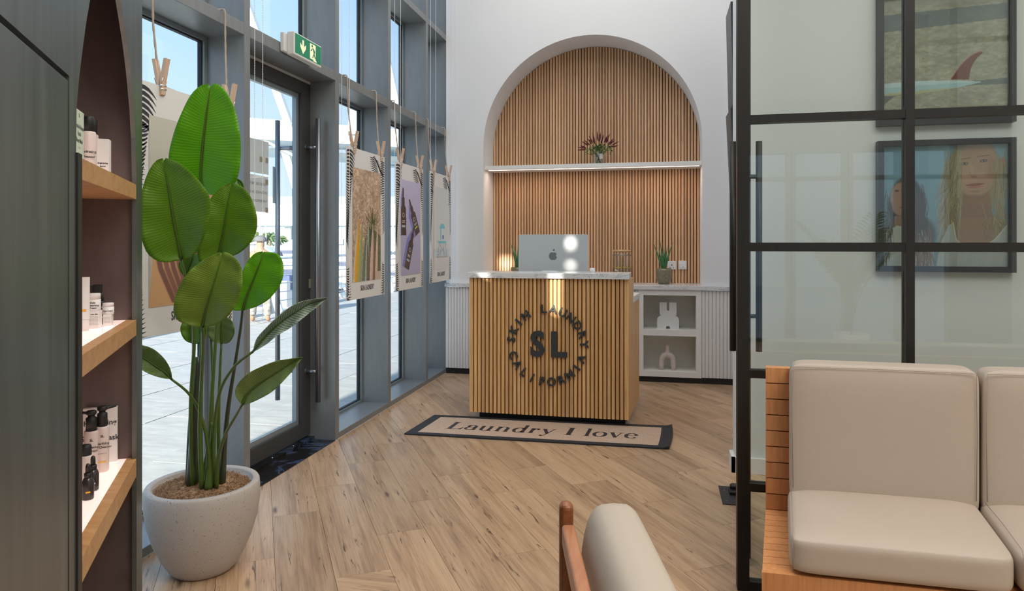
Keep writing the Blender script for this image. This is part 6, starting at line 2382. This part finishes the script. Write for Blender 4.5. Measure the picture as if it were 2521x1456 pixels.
# ---- framed prints on the grey wall
def art_beach():
    c = Canvas(200, 210, (0.42, 0.36, 0.26))
    c.noise(0.10, 20, 3, 1)
    c.noise(0.16, 6, 2, 1)
    c.noise(0.2, 3, 2, 1)
    c.noise(0.12, 1)
    c.poly([(0, 0.72), (1, 0.78), (1, 0.90), (0, 0.86)], (0.10, 0.12, 0.14), 0.75)
    c.poly([(0, 0.90), (1, 0.95), (1, 1), (0, 1)], (0.42, 0.38, 0.30), 0.6)
    for k in range(130):
        x, y = random.random(), random.uniform(0.0, 0.66)
        c.ell(x, y, random.uniform(.006, .016), random.uniform(.002, .005), (0.62, 0.54, 0.42) if k % 2 else (0.24, 0.19, 0.13), 0.5)
    c.poly([(0.55, 0.29), (1, 0.31), (1, 0.26), (0.7, 0.26), (0.1, 0.20), (0.0, 0.12), (0, 0.2), (0.3, 0.27)], (0.09, 0.11, 0.12), 0.8)
    c.poly([(0, 0.215), (0.35, 0.225), (0.62, 0.25), (0.80, 0.285), (0.62, 0.305), (0.35, 0.315), (0, 0.305)], (0.45, 0.60, 0.62))
    c.poly([(0, 0.27), (0.5, 0.285), (0.8, 0.287), (0.62, 0.305), (0.35, 0.315), (0, 0.305)], (0.62, 0.72, 0.72))
    c.poly([(0, 0.205), (0.3, 0.21), (0.62, 0.25), (0.4, 0.245), (0, 0.225)], (0.55, 0.50, 0.28), 0.9)
    fin = [(0.555, 0.315)] + [(lerp(0.555, 0.80, t) + 0.0, 0.315 + 0.21 * math.sin(t * pi / 2) ** 0.9) for t in (0.3, 0.5, 0.65, 0.78, 0.9, 1.0)] + [(0.81, 0.515), (0.775, 0.49), (0.74, 0.45), (0.715, 0.40), (0.705, 0.35), (0.70, 0.31)]
    c.poly(fin, (0.20, 0.035, 0.02))
    c.line(fin[:7], 0.004, (0.5, 0.12, 0.08), 0.7)
    c.ell(0.74, 0.145, 0.02, 0.010, (0.6, 0.36, 0.2), 0.4)
    return c


def art_two_women():
    c = Canvas(260, 250, (0.24, 0.38, 0.44))
    c.a *= (0.85 + 0.3 * c.y)[..., None]
    rr = random.Random(12)

    def strands(n, xs, ys, dx, dy, col, w=0.0035, jit=0.03):
        for k in range(n):
            x, y = rr.uniform(*xs), rr.uniform(*ys)
            g = rr.uniform(0.6, 1.25)
            c.line([(x, y), (x + dx * 0.5 + rr.uniform(-jit, jit), y + dy * 0.5), (x + dx + rr.uniform(-jit, jit), y + dy * rr.uniform(0.7, 1.1))], w, tuple(v * g for v in col), 0.75)
    # dark-haired figure at the left
    c.ell(0.20, 0.50, 0.155, 0.26, (0.05, 0.03, 0.022), 0.12)
    c.ell(0.24, 0.26, 0.22, 0.20, (0.12, 0.065, 0.03), 0.2)
    c.ell(0.155, 0.56, 0.095, 0.15, (0.48, 0.27, 0.18), 0.12)
    c.ell(0.12, 0.63, 0.022, 0.010, (0.05, 0.03, 0.03), 0.5)
    c.ell(0.205, 0.63, 0.022, 0.010, (0.05, 0.03, 0.03), 0.5)
    c.ell(0.16, 0.49, 0.032, 0.010, (0.40, 0.11, 0.09), 0.5)
    c.poly([(0.10, 0.30), (0.22, 0.30), (0.22, 0.42), (0.10, 0.42)], (0.36, 0.19, 0.12))
    c.poly([(0.0, 0), (0.02, 0.28), (0.12, 0.34), (0.34, 0.30), (0.42, 0.15), (0.42, 0)], (0.55, 0.52, 0.46))
    strands(110, (0.22, 0.34), (0.30, 0.72), 0.03, -0.30, (0.12, 0.06, 0.03))
    strands(90, (0.20, 0.40), (0.05, 0.32), 0.02, -0.22, (0.32, 0.16, 0.07))
    strands(40, (0.02, 0.08), (0.2, 0.65), -0.01, -0.3, (0.12, 0.06, 0.03))
    # fair-haired figure at the right
    c.ell(0.74, 0.74, 0.22, 0.36, (0.40, 0.31, 0.17), 0.1)
    strands(120, (0.52, 0.62), (0.55, 0.98), -0.07, -0.42, (0.46, 0.37, 0.22))
    c.poly([(0.62, 0.28), (0.90, 0.28), (0.86, 0.62), (0.66, 0.62)], (0.40, 0.21, 0.13))
    c.poly([(0.44, 0.0), (0.46, 0.20), (0.56, 0.34), (0.66, 0.40), (0.90, 0.40), (1.0, 0.36), (1, 0)], (0.45, 0.25, 0.155))
    c.ell(0.76, 0.80, 0.165, 0.24, (0.56, 0.33, 0.215), 0.08, -0.10)
    c.ell(0.70, 0.74, 0.09, 0.16, (0.62, 0.38, 0.26), 0.6, 0, 0.6)
    c.ell(0.88, 0.80, 0.05, 0.12, (0.42, 0.22, 0.14), 0.6, 0, 0.5)
    for ex_, ey in ((0.665, 0.845), (0.815, 0.865)):
        c.ell(ex_, ey, 0.036, 0.014, (0.10, 0.06, 0.05), 0.4, 0.1)
        c.ell(ex_, ey, 0.022, 0.008, (0.55, 0.5, 0.46), 0.4, 0.1)
        c.ell(ex_, ey, 0.009, 0.009, (0.06, 0.06, 0.07), 0.3)
        c.line([(ex_ - 0.05, ey + 0.035), (ex_ + 0.045, ey + 0.045)], 0.006, (0.26, 0.16, 0.09), 0.7)
    c.line([(0.725, 0.85), (0.71, 0.76), (0.725, 0.735), (0.76, 0.735)], 0.006, (0.40, 0.21, 0.14), 0.6)
    c.ell(0.79, 0.755, 0.05, 0.03, (0.66, 0.42, 0.30), 0.9, 0, 0.7)
    c.ell(0.655, 0.75, 0.04, 0.03, (0.66, 0.40, 0.29), 0.9, 0, 0.6)
    c.ell(0.72, 0.80, 0.018, 0.07, (0.70, 0.46, 0.34), 0.9, 0, 0.7)
    c.ell(0.735, 0.735, 0.028, 0.012, (0.36, 0.18, 0.12), 0.7, 0, 0.6)
    c.ell(0.745, 0.615, 0.06, 0.014, (0.36, 0.19, 0.12), 0.8, 0, 0.6)
    c.ell(0.76, 0.575, 0.13, 0.02, (0.30, 0.16, 0.10), 0.8, 0, 0.6)
    c.ell(0.745, 0.672, 0.075, 0.014, (0.42, 0.11, 0.08), 0.4, 0.08)
    c.ell(0.745, 0.655, 0.066, 0.016, (0.58, 0.22, 0.17), 0.4, 0.08)
    c.line([(0.675, 0.67), (0.745, 0.662), (0.82, 0.68)], 0.003, (0.26, 0.06, 0.05), 0.9)
    strands(60, (0.60, 0.645), (0.55, 0.97), -0.03, -0.35, (0.50, 0.41, 0.25), 0.003, 0.02)
    strands(50, (0.53, 0.63), (0.3, 0.9), -0.05, -0.25, (0.30, 0.22, 0.12), 0.0025, 0.04)
    c.ell(0.96, 0.83, 0.032, 0.07, (0.50, 0.27, 0.17), 0.2)
    c.line([(0.955, 0.87), (0.965, 0.81), (0.955, 0.78)], 0.005, (0.3, 0.14, 0.09), 0.7)
    strands(90, (0.90, 0.98), (0.35, 0.95), 0.0, -0.30, (0.44, 0.34, 0.19))
    strands(70, (0.50, 0.60), (0.30, 0.62), -0.02, -0.22, (0.44, 0.33, 0.19), 0.004, 0.06)
    strands(40, (0.80, 0.95), (0.30, 0.60), 0.03, -0.16, (0.42, 0.31, 0.17), 0.004, 0.05)
    top_ = [(0.44, 0.0), (0.47, 0.18), (0.54, 0.34), (0.575, 0.36), (0.60, 0.22), (0.68, 0.145), (0.78, 0.14), (0.90, 0.22), (1.0, 0.34), (1, 0)]
    c.poly(top_, (0.56, 0.54, 0.50))
    for k in range(38):
        x = 0.45 + k * 0.0148
        c.line([(x, 0.0), (x + 0.004, 0.30)], 0.0018, (0.38, 0.36, 0.34), 0.45 if k > 8 else 0.3)
    c.line([(0.575, 0.36), (0.60, 0.22), (0.68, 0.145), (0.78, 0.14), (0.90, 0.22), (1.0, 0.34)], 0.006, (0.66, 0.64, 0.60))
    c.line([(0.56, 0.38), (0.585, 0.24)], 0.004, (0.7, 0.5, 0.1))
    c.a = np.clip(c.a, 0, 1) ** 1.22 * 0.95
    return c


def picture(label, X0, X1, z0, z1, art):
    p_ = thing('framed_picture', label, 'picture', ((X0 + X1) / 2, 4.05, z0))
    y1, y0 = 4.05, 4.005
    w = 0.03
    MB().box(X0, X0 + w, y0, y1, z0, z1).build('frame_side', M['frame_black'], p_)
    MB().box(X1 - w, X1, y0, y1, z0, z1).build('frame_side', M['frame_black'], p_)
    MB().box(X0 + w, X1 - w, y0, y1, z0, z0 + w).build('frame_rail', M['frame_black'], p_)
    MB().box(X0 + w, X1 - w, y0, y1, z1 - w, z1).build('frame_rail', M['frame_black'], p_)
    cv = art()
    cv.sheet('print', (X0 + w, 4.035, z0 + w), (X1 - X0 - 2 * w, 0, 0), (0, 0, z1 - z0 - 2 * w), p_)
    MB().box(X0 + w, X1 - w, y0 + 0.008, y0 + 0.010, z0 + w, z1 - w).build('glazing', M['glass'], p_)


a0, a1 = onY(2162, 345, 4.005), onY(2503, 672, 4.005)
picture('framed picture of two long-haired women, lower one behind the partition', a0.x, a1.x, a1.z, a0.z - 0.005, art_two_women)
b1 = onY(2501, 299, 4.005)
picture('framed picture of a surfboard fin on sand, upper one behind the partition', a0.x, a1.x, b1.z, b1.z + (a0.z - a1.z) * 1.02, art_beach)

# tilted frames on the reception side wall, seen edge-on
for i, (x0, yt, xb, yb_, lb_) in enumerate(((1787, 43, 1793, 277, 'upper dark picture frame leaning out from the side wall'), (1787, 288, 1797, 490, 'lower dark picture frame leaning out from the side wall'))):
    YY = 6.15
    a, b = onY(x0, yt, YY), onY(xb, yb_, YY)
    c_, d_ = a.x + 0.05, b.x + 0.05
    t_ = thing('tilted_picture_frame', lb_, 'picture', (0.66, 5.9, b.z))
    mb = MB()
    mb.hexa([(b.x, 5.75, b.z), (b.x + 0.035, 5.75, b.z), (b.x + 0.035, YY, b.z), (b.x, YY, b.z),
             (a.x, 5.75, a.z), (a.x + 0.035, 5.75, a.z), (a.x + 0.035, YY, a.z), (a.x, YY, a.z)])
    mb.build('frame', M['frame_black'], t_)
    MB().box(b.x + 0.03, 0.68, 5.9, 5.95, b.z + 0.05, b.z + 0.09).box(a.x + 0.03, 0.68, 5.9, 5.95, a.z - 0.1, a.z - 0.06).build('bracket', M['steel'], t_)

# ================================================================== BENCH


def B(u_, w_, z_):
    """u along the bench, w forward from its back panel"""
    return Vector((0.364 + u_ - 0.165 * w_, 2.5 - 0.015 * u_ - w_, z_))


def bbox(mb, u0, u1, w0, w1, z0, z1, mi=0):
    mb.hexa([B(u0, w1, z0), B(u1, w1, z0), B(u1, w0, z0), B(u0, w0, z0), B(u0, w1, z1), B(u1, w1, z1), B(u1, w0, z1), B(u0, w0, z1)], mi)
    return mb


BL = 1.6
SZ = 0.38
be = thing('slatted_bench', 'long oak slatted bench frame along the glass partition', 'bench', B(BL / 2, 0.25, 0))
bbox(MB(), 0.0, BL, -0.03, -0.001, 0.30, 0.868).build('back_panel', M['bench_wood'], be)
zb_ = SZ
nb = 9
hh = (0.87 - SZ) / nb
for k in range(nb):
    z0, z1 = SZ + k * hh + 0.0018, SZ + (k + 1) * hh - 0.0018
    bbox(MB(), 0.0, BL, -0.001, 0.015, z0, z1).build('back_slat', M['bench_wood'], be)
bbox(MB(), 0.0, BL, 0.0, 0.478, SZ - 0.05, SZ - 0.012).build('seat_base', M['bench_wood'], be)
ns = 10
ww = (0.48 - 0.015) / ns
for k in range(ns):
    bbox(MB(), 0.0, BL, 0.015 + k * ww + 0.0012, 0.015 + (k + 1) * ww - 0.0012, SZ - 0.012, SZ).build('seat_slat', M['bench_wood'], be)
bbox(MB(), -0.001, BL, 0.479, 0.492, SZ - 0.052, SZ).build('front_rail', M['bench_wood'], be)
bbox(MB(), 0.03, BL - 0.03, 0.03, 0.44, 0.0, SZ - 0.05).build('plinth', M['black'], be)


def cushion(label, u0, u1, w0, w1, z0, z1, r, puff, name, ins=()):
    c_ = thing(name, label, 'cushion', B((u0 + u1) / 2, (w0 + w1) / 2, z0))
    bm = bmesh.new()
    N = 14
    bmesh.ops.create_cube(bm, size=1.0)
    bmesh.ops.subdivide_edges(bm, edges=bm.edges[:], cuts=9, use_grid_fill=True)
    for v_ in bm.verts:
        x, y, z = v_.co * 2
        dx, dy, dz = (u1 - u0) / 2, (w1 - w0) / 2, (z1 - z0) / 2
        # rounded box in real units
        px_, py_, pz_ = x * dx, y * dy, z * dz
        ix = max(-dx + r, min(dx - r, px_))
        iy = max(-dy + r, min(dy - r, py_))
        iz = max(-dz + r, min(dz - r, pz_))
        d_ = Vector((px_ - ix, py_ - iy, pz_ - iz))
        if d_.length > 1e-6:
            d_ = d_.normalized() * r
        q_ = Vector((ix, iy, iz)) + d_
        # puff
        fx, fy, fz = q_.x / dx, q_.y / dy, q_.z / dz
        bulge = (1 - fx ** 4) * puff
        if dy < dz:
            q_.y += (1 if fy > 0 else -1) * bulge * (1 - fz ** 4) * abs(fy) ** 2
        else:
            q_.z += (1 if fz > 0 else -0.2) * bulge * (1 - fy ** 4) * abs(fz) ** 2
        v_.co = q_
    for f_ in bm.faces:
        f_.smooth = True
    me = bpy.data.meshes.new('pad')
    bm.to_mesh(me)
    bm.free()
    uc, wc, zc = (u0 + u1) / 2, (w0 + w1) / 2, (z0 + z1) / 2
    for v_ in me.vertices:
        v_.co = B(uc + v_.co.x, wc + v_.co.y, zc + v_.co.z)
    me.flip_normals()
    me.materials.append(M['leather'])
    o = link('pad', me, c_)
    sb = o.modifiers.new('s', 'SUBSURF')
    sb.levels = sb.render_levels = 2
    return c_


def seam(c_, pts, r=0.0016):
    MB().tube([B(*p_) for p_ in pts], r, 5).build('seam', M['stitch'], c_)


UB0 = 0.075
cw = 0.555
labs = ['left beige leather back cushion with stitched edges on the bench', 'second beige leather back cushion cut by the right edge of the view']
labs2 = ['left beige leather seat cushion with rolled front edge on the bench', 'second beige leather seat cushion cut by the right edge of the view']
for i in range(2):
    u0 = UB0 + i * (cw + 0.006)
    lb_ = labs[i] if i < 2 else 'third beige leather back cushion further along the bench'
    lb2 = labs2[i] if i < 2 else 'third beige leather seat cushion further along the bench'
    c_ = cushion(lb_, u0, u0 + cw, 0.017, 0.125, SZ + 0.06, 0.905, 0.016, 0.008, 'back_cushion')
    seam(c_, [(u0 + 0.012, 0.1265, 0.5), (u0 + 0.009, 0.1275, 0.7), (u0 + 0.012, 0.126, 0.893), (u0 + 0.25, 0.1268, 0.896), (u0 + cw - 0.012, 0.126, 0.893), (u0 + cw - 0.010, 0.1275, 0.7), (u0 + cw - 0.012, 0.1265, 0.5)], 0.0012)
    c_ = cushion(lb2, u0 - 0.005, u0 + cw - 0.005, 0.06, 0.505, SZ + 0.001, 0.492, 0.03, 0.010, 'seat_cushion')
    seam(c_, [(u0 + 0.006, 0.497, 0.40), (u0 + 0.004, 0.497, 0.47), (u0 + 0.006, 0.47, 0.496), (u0 + 0.006, 0.3, 0.501), (u0 + 0.006, 0.13, 0.497)], 0.0012)

# ================================================================== PALM BEHIND THE VIEWER (mirrored in the partition)
c = Vector((2.0, -2.45, 0))
pm = thing('potted_palm', 'feathery palm in a white pot behind the viewer, mirrored in the glass partition', 'plant', c)
MB().lathe([(0.11, 0), (0.13, 0.02), (0.165, 0.2), (0.175, 0.34), (0.155, 0.34), (0.15, 0.31), (0.002, 0.31)], c, 32).build('pot', M['cab_white'], pm)
rnd = random.Random(21)
for k in range(11):
    a = 2 * pi * k / 11 + rnd.uniform(-.2, .2)
    H_ = rnd.uniform(1.15, 1.6)
    R_ = rnd.uniform(0.25, 0.6)
    pts = [c + Vector((math.cos(a) * R_ * t ** 1.8, math.sin(a) * R_ * t ** 1.8, 0.3 + H_ * t - 0.25 * t ** 3)) for t in [i / 14 for i in range(15)]]
    mb = MB()
    mb.tube(pts, [0.009 - 0.0005 * i for i in range(15)], 5)
    for i in range(6, 14):
        for sg in (-1, 1):
            for h2 in (0, 0.5):
                p0 = pts[i].lerp(pts[i + 1], h2)
                d_ = (pts[i + 1] - pts[i]).normalized()
                sd = d_.cross(Vector((0, 0, 1))).normalized() * sg
                L_ = 0.24 * math.sin(pi * (i - 4.5) / 11)
                tip = p0 + sd * L_ * 0.8 + d_ * L_ * 0.5 - Vector((0, 0, 0.08 * L_))
                mid = p0.lerp(tip, 0.5) + Vector((0, 0, 0.02))
                w_ = d_ * 0.009
                mb.add([p0, mid + w_, tip, mid - w_], [(0, 1, 2), (0, 2, 3)])
    mb.build('frond', M['leaf_dull'], pm)

# ================================================================== FOREGROUND CHAIR
fd = Vector((-math.sin(TH + 0.0146), math.cos(TH + 0.0146), 0))     # runs away from the viewer
rd = Vector((fd.y, -fd.x, 0))


def C(r, d, z):
    return rd * r + fd * d + Vector((0, 0, z))


ch = thing('lounge_chair', 'low wooden lounge chair with a beige padded back in the foreground', 'chair', C(0.45, 1.15, 0))
# back pad: rounded bar running towards the viewer
mb = MB()
prof = []
for k in range(28):
    a = 2 * pi * k / 28
    cx_, cz_ = 0.0575, 0.15
    rx, rz = 0.0575, 0.16
    ex_ = 0.55
    x = cx_ + rx * math.copysign(abs(math.cos(a)) ** ex_, math.cos(a))
    z = rz * math.copysign(abs(math.sin(a)) ** (0.62), math.sin(a))
    prof.append((x, z))
secs = []
for d_, sc_ in ((1.462, 0.35), (1.458, 0.62), (1.448, 0.82), (1.43, 0.94), (1.40, 0.99), (1.3, 1.0), (1.15, 1.0), (1.0, 1.0), (0.92, 0.99), (0.90, 0.9), (0.892, 0.5)):
    secs.append([C(0.158 + (x * 1.13 - 0.065) * sc_ + 0.065 + 0.03 * (-(z) / 0.16) * -0.4, d_, 0.597 + z * (0.55 + 0.45 * sc_)) for x, z in prof])
vs = [p_ for s_ in secs for p_ in s_]
n_ = len(prof)
fs = [(i * n_ + k, i * n_ + (k + 1) % n_, (i + 1) * n_ + (k + 1) % n_, (i + 1) * n_ + k) for i in range(len(secs) - 1) for k in range(n_)]
mb.add(vs, fs, 0, True)
mb.add(secs[0][::-1], [tuple(range(n_))])
mb.add(secs[-1], [tuple(range(n_))])
mb.build('back_pad', M['chair_fabric'], ch)


def cbar(name, r0, r1, d0, d1, z0, z1, mat, bev=0.006, top=None):
    mb = MB()
    mb.hexa([C(r0, d0, z0), C(r1, d0, z0), C(r1, d1, z0), C(r0, d1, z0), C(r0, d0, z1), C(r1, d0, z1), C(r1, d1, z1), C(r0, d1, z1)])
    return mb.build(name, M[mat], ch, bevel=bev, seg=4)


cbar('back_leg', 0.122, 0.152, 1.44, 1.475, 0.0, 0.746, 'walnut', 0.013)
cbar('back_leg', 0.122, 0.152, 0.87, 0.905, 0.0, 0.746, 'walnut', 0.013)
cbar('back_rail', 0.126, 0.153, 0.905, 1.44, 0.66, 0.705, 'walnut_rail')
cbar('seat_rail', 0.16, 0.70, 1.445, 1.47, 0.33, 0.38, 'walnut')
cbar('seat_rail', 0.16, 0.70, 0.875, 0.90, 0.33, 0.38, 'walnut')
cbar('front_leg', 0.70, 0.735, 1.44, 1.475, 0.0, 0.42, 'walnut', 0.01)
cbar('front_leg', 0.70, 0.735, 0.87, 0.905, 0.0, 0.42, 'walnut', 0.01)
cbar('seat_pad', 0.19, 0.70, 0.91, 1.435, 0.34, 0.44, 'chair_fabric', 0.03)
